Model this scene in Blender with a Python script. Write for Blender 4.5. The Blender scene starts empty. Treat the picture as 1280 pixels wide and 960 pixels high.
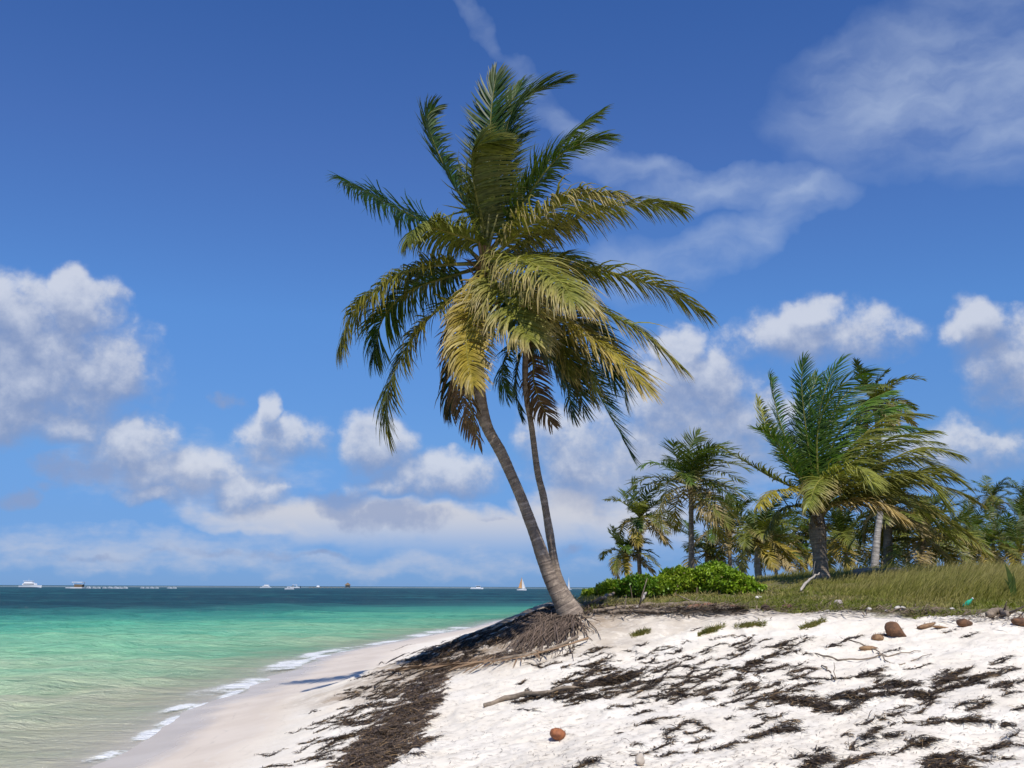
import bpy, math, random
import numpy as np
from mathutils import Vector, Matrix

random.seed(7)
RNG = np.random.default_rng(11)
scene = bpy.context.scene
COL = scene.collection

# ------------------------------------------------------------------ camera
FPX, EYE = 1256.0, 2.5
PITCH = math.atan((733.6 - 480) / FPX)
ROLL = math.radians(-0.22)
cam_d = bpy.data.cameras.new('camera')
cam = bpy.data.objects.new('camera', cam_d)
COL.objects.link(cam)
cam_d.sensor_width = 36.0
cam_d.lens = 36.0 * FPX / 1280.0
cam_d.clip_start, cam_d.clip_end = 0.1, 60000
cam.location = (0, 0, EYE)
ROT = Matrix.Rotation(math.pi / 2 + PITCH, 3, 'X') @ Matrix.Rotation(-ROLL, 3, 'Z')
cam.rotation_euler = ROT.to_euler()
scene.camera = cam
RM = np.array(ROT)


def ray(px, py):
    px = np.asarray(px, float); py = np.asarray(py, float)
    d = np.stack([(px - 640) / FPX, -(py - 480) / FPX, -np.ones_like(px)], -1)
    return d @ RM.T


def P(px, py, Y):
    """world point seen at a photograph pixel, at world depth Y"""
    d = ray(px, py)
    t = np.asarray(Y, float) / d[..., 1]
    return np.array([0, 0, EYE]) + d * t[..., None]


def Pz(px, py, z):
    d = ray(px, py)
    t = (z - EYE) / d[..., 2]
    return np.array([0, 0, EYE]) + d * t[..., None]


# ------------------------------------------------------------------ helpers
def tag(o, label=None, cat=None, group=None, kind=None):
    if label: o['label'] = label
    if cat: o['category'] = cat
    if group: o['group'] = group
    if kind: o['kind'] = kind
    return o


def empty(name, loc, label, cat, group=None, rz=0.0):
    o = bpy.data.objects.new(name, None)
    COL.objects.link(o)
    o.location = loc; o.rotation_euler = (0, 0, rz)
    o.empty_display_size = 0.3
    return tag(o, label, cat, group)


def mk(name, V, F, m, parent=None, col=None, attrs=None, smooth=True, origin=None):
    """V (n,3) world coordinates, F list of (k,4)/(k,3) arrays -> one mesh object"""
    V = np.asarray(V, np.float32)
    org = np.zeros(3, np.float32)
    if parent is not None:
        org = np.array(parent.location, np.float32)
    elif origin is not None:
        org = np.asarray(origin, np.float32)
    Vl = V - org
    if not isinstance(F, (list, tuple)): F = [F]
    F = [np.asarray(f, np.int32) for f in F if len(f)]
    loops = np.concatenate([f.ravel() for f in F])
    tot = np.concatenate([np.full(len(f), f.shape[1], np.int32) for f in F])
    start = np.concatenate([[0], np.cumsum(tot)[:-1]]).astype(np.int32)
    me = bpy.data.meshes.new(name)
    me.vertices.add(len(Vl)); me.vertices.foreach_set('co', Vl.ravel())
    me.loops.add(len(loops)); me.loops.foreach_set('vertex_index', loops)
    me.polygons.add(len(tot)); me.polygons.foreach_set('loop_start', start)
    try: me.polygons.foreach_set('loop_total', tot)
    except Exception: pass
    me.polygons.foreach_set('use_smooth', np.full(len(tot), smooth, bool))
    me.update(calc_edges=True)
    if col is not None:
        a = me.attributes.new('tint', 'FLOAT_COLOR', 'POINT')
        c = np.ones((len(V), 4), np.float32); c[:, :3] = col
        a.data.foreach_set('color', c.ravel())
    for k, v in (attrs or {}).items():
        a = me.attributes.new(k, 'FLOAT', 'POINT')
        a.data.foreach_set('value', np.asarray(v, np.float32))
    me.materials.append(m)
    o = bpy.data.objects.new(name, me)
    COL.objects.link(o)
    if parent is not None: o.parent = parent
    elif origin is not None: o.location = origin
    return o


def hash2(ix, iy, seed):
    n = (ix.astype(np.int64) * 374761393 + iy.astype(np.int64) * 668265263 + seed * 974711) & 0x7fffffff
    n = ((n ^ (n >> 13)) * 1274126177) & 0x7fffffff
    n = n ^ (n >> 16)
    return (n & 0xffffff) / float(0xffffff)


def vnoise(x, y, seed=0):
    x = np.asarray(x, float); y = np.asarray(y, float)
    ix = np.floor(x); iy = np.floor(y)
    fx = x - ix; fy = y - iy
    fx = fx * fx * fx * (fx * (fx * 6 - 15) + 10); fy = fy * fy * fy * (fy * (fy * 6 - 15) + 10)
    a = hash2(ix, iy, seed); b = hash2(ix + 1, iy, seed); c = hash2(ix, iy + 1, seed); d = hash2(ix + 1, iy + 1, seed)
    return (a + (b - a) * fx) * (1 - fy) + (c + (d - c) * fx) * fy


def fbm(x, y, seed=0, oct=4, gain=0.5):
    s = 0; a = 1; t = 0
    for i in range(oct):
        s = s + a * (vnoise(x * 2 ** i, y * 2 ** i, seed + i * 17) - 0.5); t += a; a *= gain
    return s / t * 2


def sstep(a, b, x):
    t = np.clip((np.asarray(x, float) - a) / (b - a), 0, 1)
    return t * t * (3 - 2 * t)


def seg_dist(x, y, poly):
    """distance to an open polyline and the side sign (positive = right of travel)"""
    best = np.full(np.shape(x), 1e9); sgn = np.zeros(np.shape(x))
    for (x0, y0), (x1, y1) in zip(poly[:-1], poly[1:]):
        dx, dy = x1 - x0, y1 - y0
        t = np.clip(((x - x0) * dx + (y - y0) * dy) / (dx * dx + dy * dy), 0, 1)
        d = np.hypot(x - x0 - t * dx, y - y0 - t * dy)
        s = (x - x0) * dy - (y - y0) * dx
        m = d < best - 1e-9
        best = np.where(m, d, best); sgn = np.where(m, np.sign(s), sgn)
    return best, sgn


# ------------------------------------------------------------------ terrain height
shore_px = [(118, 958), (165, 934), (196, 915), (235, 885), (330, 850), (420, 816), (520, 797), (592, 784)]
sh = Pz(np.array([p[0] for p in shore_px]), np.array([p[1] for p in shore_px]), 0.0)
SHORE = [(-5.2, -40), (-5.6, -5), (-6.1, 6)] + [(a[0], a[1]) for a in sh] + \
        [(-1.0, 78), (5, 100), (18, 135), (50, 190), (150, 260), (600, 420), (5000, 1500)]

cp = []


def add(px, py, Y):
    cp.append(tuple(P(px, py, Y)))


for a in [(1280, 779, 16.3), (1140, 774, 16.8), (1000, 772, 17), (850, 769, 18), (760, 768, 18.6),
          (1280, 760, 18.5), (1100, 757, 19.5), (930, 756, 20.5), (800, 758, 21), (1200, 742, 23), (1000, 742, 23.5),
          (850, 745, 24), (770, 748, 24.5), (1025, 725, 30), (1270, 722, 31), (900, 733, 30), (800, 736, 31),
          (1000, 721, 40), (1280, 715, 42), (840, 727, 42),
          (690, 752, 20.3), (722, 766, 19.0), (668, 757, 20.5), (648, 771, 20.8), (705, 756, 21.8),
          (660, 800, 18), (690, 790, 18.2), (640, 820, 16.8), (600, 790, 22), (600, 815, 18.5), (560, 806, 24), (500, 830, 21),
          (520, 860, 16.5), (560, 870, 14.5), (700, 870, 13), (1000, 870, 11.7), (1280, 870, 11.2),
          (800, 820, 15.5), (1000, 820, 14.2), (1280, 820, 13.6), (850, 790, 17), (1100, 792, 15.7),
          (640, 960, 9.3), (900, 960, 8.9), (1280, 960, 8.6)]:
    add(*a)
for px, py, z in [(450, 850, .42), (460, 960, .66), (330, 905, .3), (270, 955, .3), (410, 856, .3), (500, 817, .3)]:
    cp.append(tuple(Pz(px, py, z)))
for s in sh:
    if s[1] < 50:
        cp.append((s[0], s[1], 0)); cp.append((s[0] - 3, s[1] + 2, -.22)); cp.append((s[0] - 9, s[1] + 5, -.6))
cp += [(0.1, 27, 1.3), (-.5, 33, .95), (1, 31, 1.2), (2.4, 27, 1.95), (3, 34, 1.75), (1.2, 38, 1.0), (-1.5, 38, .6), (1.2, 44, .9), (0, 0, .85), (6, 0, .95), (13, 0, 1.0), (13, 7, 1.0), (-3, 0, .42),
       (-5.8, 0, 0), (-9, 0, -.25), (-14, 0, -.5), (20, 16, 2.0), (24, 24, 2.55), (20, 10, 1.25), (28, 16, 2.05), (30, 34, 2.8),
       (-4, 6, .35), (-25, 20, -1.0), (-25, 40, -1.4), (-9, 45, -.5)]
CPT = np.array(cp)


def tps_phi(r2): return 0.5 * r2 * np.log(r2 + 1e-9)


_n = len(CPT)
_r2 = ((CPT[:, None, :2] - CPT[None, :, :2]) ** 2).sum(-1)
_A = np.zeros((_n + 3, _n + 3))
_A[:_n, :_n] = tps_phi(_r2) + np.eye(_n) * 0.6
_A[:_n, _n] = 1; _A[:_n, _n + 1:] = CPT[:, :2]; _A[_n:, :_n] = _A[:_n, _n:].T
_W = np.linalg.solve(_A, np.concatenate([CPT[:, 2], np.zeros(3)]))


def base_h(x, y):
    x = np.asarray(x, float); y = np.asarray(y, float); shp = x.shape
    xf, yf = x.ravel(), y.ravel()
    out = np.empty(len(xf))
    for i in range(0, len(xf), 40000):
        a, b = xf[i:i + 40000], yf[i:i + 40000]
        ac, bc = np.clip(a, -26, 32), np.clip(b, -4, 46)
        r2 = (ac[:, None] - CPT[None, :, 0]) ** 2 + (bc[:, None] - CPT[None, :, 1]) ** 2
        z1 = tps_phi(r2) @ _W[:_n] + _W[_n] + _W[_n + 1] * ac + _W[_n + 2] * bc
        d, s = seg_dist(a, b, SHORE)
        sd = d * s
        z2 = np.interp(sd, [-400, -60, -20, 0, 3, 6, 8, 11, 16, 30, 200, 3000], [-9, -3, -1.1, 0, .35, .75, 1.2, 1.95, 2.6, 2.95, 3.2, 5])
        w = np.maximum(sstep(33, 44, b), sstep(26, 32, np.abs(a - 3)) * sstep(4, -20, a))
        w = np.maximum(w, sstep(-18, -26, a))
        z = z1 * (1 - w) + z2 * w
        out[i:i + 40000] = np.clip(z, -9, 5)
    return out.reshape(shp)


_gx = np.arange(-14, 27, .1); _gy = np.arange(3, 47, .1)
_GZ = base_h(*np.meshgrid(_gx, _gy, indexing='ij'))


def fast_h(x, y):
    x = np.asarray(x, float); y = np.asarray(y, float)
    fx = (x + 14) / .1; fy = (y - 3) / .1
    ins = (fx >= 0) & (fx < len(_gx) - 1.01) & (fy >= 0) & (fy < len(_gy) - 1.01)
    ix = np.clip(fx.astype(int), 0, len(_gx) - 2); iy = np.clip(fy.astype(int), 0, len(_gy) - 2)
    a, c = fx - ix, fy - iy
    z = (_GZ[ix, iy] * (1 - a) + _GZ[ix + 1, iy] * a) * (1 - c) + (_GZ[ix, iy + 1] * (1 - a) + _GZ[ix + 1, iy + 1] * a) * c
    if not ins.all():
        z = np.array(z); o = ~ins
        z[o] = base_h(x[o], y[o])
    return z


def crest_y(x):
    return np.interp(x, [-4, .6, 1.6, 3.4, 6, 9, 16, 40], [24, 19.8, 18.9, 18.2, 17.3, 17.1, 16.6, 16])


def detail_h(x, y, z):
    # wind and foot worn sand: dunelets running diagonally, plus soft pits
    u = x * .86 + y * .5; v = -x * .5 + y * .86
    land = sstep(.3, .75, z)
    pl = sstep(-.3, 1.0, y - crest_y(x)) * sstep(1.2, 1.9, z)
    rid = 1 - np.abs(fbm(u * .55, v * 1.7, 5, 3))
    a = fbm(u * .5, v * 1.5, 3, 4) * .085 + (rid - .75) * .06 + (1 - np.abs(fbm(u * 1.3, v * 4.2, 55, 3))) ** 3 * .035
    pit = np.clip(vnoise(x * 2.3, y * 1.9, 31) - .62, 0, 1) * -.16
    fine = fbm(x * 5, y * 5, 9, 3) * .022
    soft = fbm(x * .7, y * .35, 41, 3) * .012
    return (a + pit + fine) * land * (1 - .55 * pl) + fbm(x * 1.2, y * 1.2, 14, 3) * .05 * pl + soft * (1 - land)


def H(x, y):
    z = fast_h(x, y)
    near = sstep(90, 40, np.hypot(x, y))
    return z + detail_h(np.asarray(x, float), np.asarray(y, float), z) * near


def ground(px, py, lo=4.0, hi=90.0, n=700):
    """first hit of the photograph's pixel rays with the terrain"""
    px = np.atleast_1d(np.asarray(px, float)); py = np.atleast_1d(np.asarray(py, float))
    Y = np.exp(np.linspace(math.log(lo), math.log(hi), n))
    d = ray(px, py)
    t = Y[None, :] / d[:, 1:2]
    X = d[:, 0:1] * t; Z = EYE + d[:, 2:3] * t
    hz = H(X, np.broadcast_to(Y[None, :], X.shape))
    hit = (Z <= hz); hit[:, -1] = True
    k = hit.argmax(1); k0 = np.maximum(k - 1, 0); r = np.arange(len(px))
    f0 = Z[r, k0] - hz[r, k0]; f1 = Z[r, k] - hz[r, k]
    w = np.clip(f0 / np.where(np.abs(f0 - f1) < 1e-9, 1, f0 - f1), 0, 1)
    y = Y[k0] + (Y[k] - Y[k0]) * w
    x = d[:, 0] / d[:, 1] * y
    return np.stack([x, y, H(x, y)], -1)


# ------------------------------------------------------------------ materials
def mat(name):
    m = bpy.data.materials.new(name); m.use_nodes = True
    nt = m.node_tree; nt.nodes.clear()
    out = nt.nodes.new('ShaderNodeOutputMaterial')
    return m, nt, out


class NB:
    """tiny node builder"""
    def __init__(s, nt): s.nt = nt

    def n(s, t, **kw):
        nd = s.nt.nodes.new(t)
        for k, v in kw.items(): setattr(nd, k, v)
        return nd

    def put(s, sock, v):
        if isinstance(v, bpy.types.NodeSocket): s.nt.links.new(v, sock)
        elif v is not None:
            if sock.type == 'RGBA' and len(v) == 3: v = (*v, 1)
            sock.default_value = v

    def math(s, op, a, b=None, c=None, clamp=False):
        nd = s.n('ShaderNodeMath', operation=op); nd.use_clamp = clamp
        s.put(nd.inputs[0], a)
        if b is not None: s.put(nd.inputs[1], b)
        if c is not None: s.put(nd.inputs[2], c)
        return nd.outputs[0]

    def vmath(s, op, a, b=None, out=0):
        nd = s.n('ShaderNodeVectorMath', operation=op)
        s.put(nd.inputs[0], a)
        if b is not None: s.put(nd.inputs[3 if op == 'SCALE' else 1], b)
        return nd.outputs['Value'] if op in ('LENGTH', 'DOT_PRODUCT') else nd.outputs[0]

    def mix(s, f, a, b, blend='MIX'):
        nd = s.n('ShaderNodeMix', data_type='RGBA', blend_type=blend)
        s.put(nd.inputs[0], f); s.put(nd.inputs[6], a); s.put(nd.inputs[7], b)
        return nd.outputs[2]

    def rng(s, v, a, b, c=0.0, d=1.0, smooth=True):
        nd = s.n('ShaderNodeMapRange', interpolation_type='SMOOTHSTEP' if smooth else 'LINEAR')
        s.put(nd.inputs[0], v)
        for i, q in enumerate((a, b, c, d)): s.put(nd.inputs[i + 1], q)
        return nd.outputs[0]

    def noise(s, vec, scale, detail=4, rough=.55, dim='3D', out=0, dist=0.0):
        nd = s.n('ShaderNodeTexNoise', noise_dimensions=dim)
        if vec is not None: s.put(nd.inputs['Vector'], vec)
        s.put(nd.inputs['Scale'], scale); s.put(nd.inputs['Detail'], detail); s.put(nd.inputs['Roughness'], rough)
        s.put(nd.inputs['Distortion'], dist)
        return nd.outputs[out]

    def attr(s, name, out='Fac'):
        return s.n('ShaderNodeAttribute', attribute_name=name).outputs[out]

    def ramp(s, f, stops):
        nd = s.n('ShaderNodeValToRGB'); e = nd.color_ramp.elements
        while len(e) < len(stops): e.new(0.5)
        for q, (p, c) in zip(e, stops):
            q.position = p; q.color = (*c, 1)
        s.put(nd.inputs[0], f)
        return nd.outputs[0]

    def bump(s, h, strength, dist=0.05, normal=None):
        nd = s.n('ShaderNodeBump'); s.put(nd.inputs['Strength'], strength); s.put(nd.inputs['Distance'], dist)
        s.put(nd.inputs['Height'], h)
        if normal is not None: s.put(nd.inputs['Normal'], normal)
        return nd.outputs[0]

    def bsdf(s, base, rough, spec=.5, normal=None, alpha=None):
        nd = s.n('ShaderNodeBsdfPrincipled')
        s.put(nd.inputs['Base Color'], base); s.put(nd.inputs['Roughness'], rough); s.put(nd.inputs['Specular IOR Level'], spec)
        if normal is not None: s.put(nd.inputs['Normal'], normal)
        if alpha is not None: s.put(nd.inputs['Alpha'], alpha)
        return nd

    def pos(s): return s.n('ShaderNodeNewGeometry').outputs['Position']


def leaf_mat(name, trans=.3, gloss=.35, spec=.5):
    m, nt, out = mat(name); b = NB(nt)
    c = b.attr('tint', 'Color')
    nz = b.noise(b.pos(), 9.0, 2)
    c2 = b.mix(b.rng(nz, .3, .7), b.mix(1.0, c, (.72, .74, .7, 1), 'MULTIPLY'), b.mix(1.0, c, (1.2, 1.18, 1.1, 1), 'MULTIPLY'))
    p = b.bsdf(c2, gloss, spec)
    t = b.n('ShaderNodeBsdfTranslucent'); b.put(t.inputs[0], b.mix(1.0, c2, (1.15, 1.2, .5, 1), 'MULTIPLY'))
    mx = b.n('ShaderNodeMixShader'); mx.inputs[0].default_value = trans
    nt.links.new(p.outputs[0], mx.inputs[1]); nt.links.new(t.outputs[0], mx.inputs[2])
    nt.links.new(mx.outputs[0], out.inputs[0])
    return m


def simple_mat(name, col, rough=.6, var=.25, scale=8., bump=.3, bscale=30., spec=.3, col2=None):
    m, nt, out = mat(name); b = NB(nt)
    p = b.pos()
    c2 = col2 or tuple(q * (1 - var) for q in col)
    c = b.mix(b.rng(b.noise(p, scale, 5), .35, .65), col, c2)
    nrm = b.bump(b.noise(p, bscale, 5, .65), bump, .02)
    nt.links.new(b.bsdf(c, rough, spec, nrm).outputs[0], out.inputs[0])
    return m


def tint_mat(name, rough=.8, spec=.2):
    m, nt, out = mat(name); b = NB(nt)
    nt.links.new(b.bsdf(b.attr('tint', 'Color'), rough, spec).outputs[0], out.inputs[0])
    return m


def sand_material():
    m, nt, out = mat('coral_sand'); b = NB(nt)
    p = b.pos()
    wet, soil, fib = b.attr('wet'), b.attr('soil'), b.attr('fibre')
    n1 = b.noise(p, 1.1, 5, .6); n2 = b.noise(p, 14, 5, .65); n3 = b.noise(p, 160, 3, .7)
    dry = b.mix(b.rng(n1, .35, .7), (.76, .69, .575, 1), (.83, .77, .665, 1))
    dry = b.mix(b.math('MULTIPLY', b.rng(n2, .52, .75), .45), dry, (.56, .49, .40, 1))
    dry = b.mix(b.math('MULTIPLY', b.rng(n3, .56, .75), .35), dry, (.40, .34, .27, 1))
    # scattered dark crumbs of plant matter
    vo = b.n('ShaderNodeTexVoronoi'); b.put(vo.inputs['Vector'], p); vo.inputs['Scale'].default_value = 26
    crumb = b.math('MULTIPLY', b.math('LESS_THAN', vo.outputs['Distance'], .13), b.rng(b.noise(p, 2.2, 4), .5, .66))
    dry = b.mix(b.math('MULTIPLY', crumb, .8), dry, (.13, .10, .075, 1))
    dry = b.mix(b.math('MULTIPLY', fib, b.rng(b.noise(p, 5, 6, .72), .24, .56)), dry, (.34, .265, .19, 1))
    wetc = b.mix(b.rng(b.noise(p, .8, 3), .35, .65), (.63, .53, .41, 1), (.70, .60, .475, 1))
    el_ = b.math('ADD', b.attr('elev'), b.math('MULTIPLY_ADD', b.noise(p, .9, 4), .10, -.05))
    for e0, w_, cc, k_ in [(.085, .008, (.72, .66, .57, 1), .5), (.16, .007, (.40, .34, .27, 1), .35), (.27, .010, (.70, .64, .54, 1), .45), (.34, .008, (.36, .30, .22, 1), .4)]:
        pl = b.math('SUBTRACT', 1.0, b.rng(b.math('ABSOLUTE', b.math('SUBTRACT', el_, e0)), 0, w_))
        wetc = b.mix(b.math('MULTIPLY', b.math('MULTIPLY', pl, b.rng(b.noise(p, 2.0, 4), .42, .6)), k_), wetc, cc)
    soak = b.rng(el_, .13, .03)
    wetc = b.mix(soak, wetc, b.mix(1.0, wetc, (.82, .81, .80, 1), 'MULTIPLY'))
    c = b.mix(wet, dry, wetc)
    earth = b.mix(b.rng(b.noise(p, 3.5, 6, .7), .35, .65), (.17, .135, .075, 1), (.115, .125, .035, 1))
    earth = b.mix(b.rng(b.noise(p, 9, 4, .6), .58, .72), earth, (.34, .28, .19, 1))
    c = b.mix(soil, c, earth)
    hh = b.math('ADD', b.math('MULTIPLY', n2, .6), b.math('MULTIPLY', n3, .4))
    nrm = b.bump(hh, b.math('MULTIPLY_ADD', wet, -.55, .6), .035)
    rough = b.math('MULTIPLY_ADD', soak, -.2, b.math('MULTIPLY_ADD', wet, -.47, .92))
    pr = b.bsdf(c, rough, b.math('MULTIPLY_ADD', wet, .02, .12), nrm)
    nt.links.new(pr.outputs[0], out.inputs[0])
    return m


def sea_material():
    m, nt, out = mat('sea_water'); b = NB(nt)
    p = b.pos()
    dep, foam, alp, far = b.attr('depth'), b.attr('foam'), b.attr('clear'), b.attr('far')
    sx = b.n('ShaderNodeMapping'); sx.vector_type = 'POINT'; b.put(sx.inputs[0], p); sx.inputs['Scale'].default_value = (.35, 1, 1)
    st = sx.outputs[0]
    big = b.noise(st, .045, 4, .6); mid = b.noise(st, .32, 4, .6)
    dd = b.math('ADD', dep, b.math('MULTIPLY_ADD', big, .5, -.25))
    dd = b.math('ADD', dd, b.math('MULTIPLY_ADD', mid, .30, -.15))
    c = b.ramp(dd, [(0.0, (.53, .55, .38)), (.07, (.41, .53, .335)), (.18, (.24, .50, .30)), (.34, (.11, .42, .27)),
                    (.47, (.055, .30, .23)), (.58, (.032, .19, .175)), (.71, (.018, .105, .125)), (.85, (.011, .062, .092))])
    fm_ = b.n('ShaderNodeMapping'); b.put(fm_.inputs[0], p); fm_.inputs['Scale'].default_value = (.005, .022, 1)
    fn_ = b.noise(fm_.outputs[0], 1.0, 6, .68)
    c = b.mix(b.math('MULTIPLY', b.math('MULTIPLY', b.rng(fn_, .46, .66), far), .55), c, (.035, .17, .17, 1))
    c = b.mix(b.math('MULTIPLY', b.math('MULTIPLY', b.rng(fn_, .46, .30), far), .45), c, (.010, .045, .075, 1))
    # ripple shading painted into the water colour: darker troughs, lighter crests
    ch = b.noise(st, 1.4, 5, .65)
    c = b.mix(b.math('MULTIPLY', b.rng(ch, .48, .66), .55), c, b.mix(1.0, c, (.45, .62, .60, 1), 'MULTIPLY'))
    c = b.mix(b.math('MULTIPLY', b.rng(b.noise(st, 2.3, 4, .6), .52, .68), .35), c, b.mix(1.0, c, (1.5, 1.4, 1.25, 1), 'MULTIPLY'))
    wx = b.n('ShaderNodeMapping'); b.put(wx.inputs[0], p); wx.inputs['Scale'].default_value = (.9, 1.5, 1)
    w1 = b.noise(wx.outputs[0], 1.1, 5, .6); w2 = b.noise(wx.outputs[0], 5.5, 4, .6)
    hgt = b.math('ADD', w1, b.math('MULTIPLY', w2, .3))
    nrm = b.bump(hgt, b.math('MULTIPLY_ADD', far, .25, .75), .9)
    # foam breakup
    fn = b.noise(p, 7.0, 7, .74, dist=1.0); fn2 = b.noise(p, 1.2, 3)
    fm = b.rng(b.math('MULTIPLY', foam, b.math('MULTIPLY_ADD', b.math('ADD', fn, b.math('MULTIPLY', fn2, .35)), 3.2, -.98)), .15, .80)
    reef = b.attr('reef')
    rf = b.math('MULTIPLY', reef, b.rng(b.noise(st, .012, 4, .7), .42, .6))
    fm2 = b.math('MAXIMUM', fm, b.math('MULTIPLY', rf, .6))
    c = b.mix(fm2, c, (.80, .81, .80, 1))
    df = b.n('ShaderNodeBsdfDiffuse'); b.put(df.inputs[0], c); b.put(df.inputs['Normal'], nrm)
    gl = b.n('ShaderNodeBsdfGlossy'); gl.inputs['Roughness'].default_value = .16; b.put(gl.inputs['Normal'], nrm); b.put(gl.inputs[0], (1, 1, 1, 1))
    lw = b.n('ShaderNodeLayerWeight'); lw.inputs[0].default_value = .5; b.put(lw.inputs['Normal'], nrm)
    fr = b.math('MULTIPLY_ADD', b.math('POWER', lw.outputs['Facing'], 4.0), .24, .02)      # wind roughened sea: slopes keep the mirror weak
    fr = b.math('MULTIPLY', fr, b.math('SUBTRACT', 1.0, fm2))
    tr = b.n('ShaderNodeBsdfTransparent')
    m0 = b.n('ShaderNodeMixShader'); b.put(m0.inputs[0], b.math('MAXIMUM', alp, fm2)); nt.links.new(tr.outputs[0], m0.inputs[1]); nt.links.new(df.outputs[0], m0.inputs[2])
    m1 = b.n('ShaderNodeMixShader'); b.put(m1.inputs[0], fr); nt.links.new(m0.outputs[0], m1.inputs[1]); nt.links.new(gl.outputs[0], m1.inputs[2])
    nt.links.new(m1.outputs[0], out.inputs[0])
    return m


def trunk_material(name, c1, c2, ring=.11):
    m, nt, out = mat(name); b = NB(nt)
    p = b.pos(); L = b.attr('len')
    wob = b.math('MULTIPLY_ADD', b.noise(p, 4, 3), .10, L)
    fr = b.math('FRACT', b.math('DIVIDE', wob, ring))
    band = b.rng(fr, .0, .22)
    c = b.mix(b.rng(b.noise(p, 5, 5, .7), .35, .65), c1, c2)
    sm = b.n('ShaderNodeMapping'); b.put(sm.inputs[0], p); sm.inputs['Scale'].default_value = (14, 14, 2)
    fi = b.noise(sm.outputs[0], 3, 4, .7)
    c = b.mix(b.math('MULTIPLY', b.rng(fi, .5, .7), .5), c, tuple(q * .45 for q in c1[:3]))
    bv = b.n('ShaderNodeCombineXYZ'); b.put(bv.inputs[0], b.math('MULTIPLY', wob, 1.0 / ring)); b.put(bv.inputs[1], b.noise(p, 2.5, 3))
    bn = b.noise(bv.outputs[0], 1.7, 4, .7)
    c = b.mix(b.math('MULTIPLY', b.rng(bn, .52, .66), .75), c, tuple(min(1, q * 1.7) for q in c1[:3]))
    c = b.mix(b.math('MULTIPLY', b.rng(bn, .48, .36), .75), c, tuple(q * .42 for q in c1[:3]))
    pat = b.rng(b.noise(p, 11, 5, .7), .52, .68)
    c = b.mix(b.math('MULTIPLY', pat, .5), c, tuple(min(1, q * 1.6) for q in c1[:3]))
    c = b.mix(b.math('MULTIPLY', b.math('SUBTRACT', 1.0, band), .18), c, tuple(q * .4 for q in c1[:3]))
    h = b.math('ADD', b.math('MULTIPLY', band, .5), b.math('MULTIPLY', fi, .6))
    nt.links.new(b.bsdf(c, .85, .2, b.bump(h, .6, .03)).outputs[0], out.inputs[0])
    return m


M_LEAF = leaf_mat('palm_leaf', .27, .46, .3)
M_BUSH = leaf_mat('shrub_leaf', .28, .45, .35)
M_GRASS = leaf_mat('grass_blade', .3, .6, .2)
M_SAND = sand_material()
M_SEA = sea_material()
M_TRUNK = trunk_material('palm_bark', (.27, .215, .165), (.175, .135, .105), .12)
M_TRUNKD = trunk_material('dark_palm_bark', (.26, .205, .155), (.17, .135, .10), .14)
M_TRUNKP = trunk_material('pale_palm_bark', (.42, .38, .33), (.30, .26, .22), .16)
M_FIBRE = tint_mat('fibre')
M_WEED = tint_mat('dried_seaweed', .75, .25)
M_WOOD = simple_mat('driftwood', (.30, .235, .17), .85, .45, 12, .5, 60)
M_PALEWOOD = simple_mat('bleached_driftwood', (.50, .44, .37), .85, .3, 12, .5, 60)
M_HUSK = simple_mat('coconut_husk', (.20, .10, .05), .8, .5, 9, .9, 45, col2=(.09, .05, .03))
M_HUSKP = simple_mat('pale_husk', (.34, .21, .11), .85, .4, 9, .9, 45, col2=(.16, .09, .05))
M_STONE = simple_mat('coral_stone', (.62, .58, .52), .85, .3, 20, .6, 60)
M_WHITE = simple_mat('white_paint', (.8, .8, .8), .35, .05, 2, .02, 5, .5)
M_DARKGLASS = simple_mat('dark_glass', (.03, .04, .05), .2, .2, 2, .0, 5, .5)
M_SAIL = simple_mat('white_sailcloth', (.78, .77, .74), .7, .05, 1, .05, 3)
M_SAILO = simple_mat('orange_sailcloth', (.62, .34, .14), .7, .1, 1, .05, 3)
M_THATCH = simple_mat('thatch', (.22, .16, .10), .9, .4, 2, .5, 20)
M_DECK = simple_mat('deck_timber', (.36, .29, .22), .8, .3, 2, .3, 20)
M_GREENP = simple_mat('green_plastic', (.03, .42, .24), .3, .1, 6, .05, 10, .5)
M_ALU = simple_mat('mast_metal', (.55, .56, .58), .4, .1, 3, .0, 5, .5)


# ------------------------------------------------------------------ ground and sea sheets
def polar(fine_lo, fine_hi, rs, n_fine=760):
    th = np.concatenate([np.radians(np.linspace(-180, -42, 40))[:-1], np.radians(np.linspace(-42, -31, 40))[:-1],
                         np.linspace(math.radians(-31), math.radians(31), n_fine),
                         np.radians(np.linspace(31, 42, 40))[1:], np.radians(np.linspace(42, 180, 40))[1:]])
    R, T = np.meshgrid(rs, th, indexing='ij')
    X, Y = R * np.sin(T), R * np.cos(T)
    nr, nt = R.shape
    i = np.arange(nr - 1)[:, None] * nt + np.arange(nt - 1)[None, :]
    F = np.stack([i, i + 1, i + nt + 1, i + nt], -1).reshape(-1, 4)
    return X.ravel(), Y.ravel(), F[:, ::-1]


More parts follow.
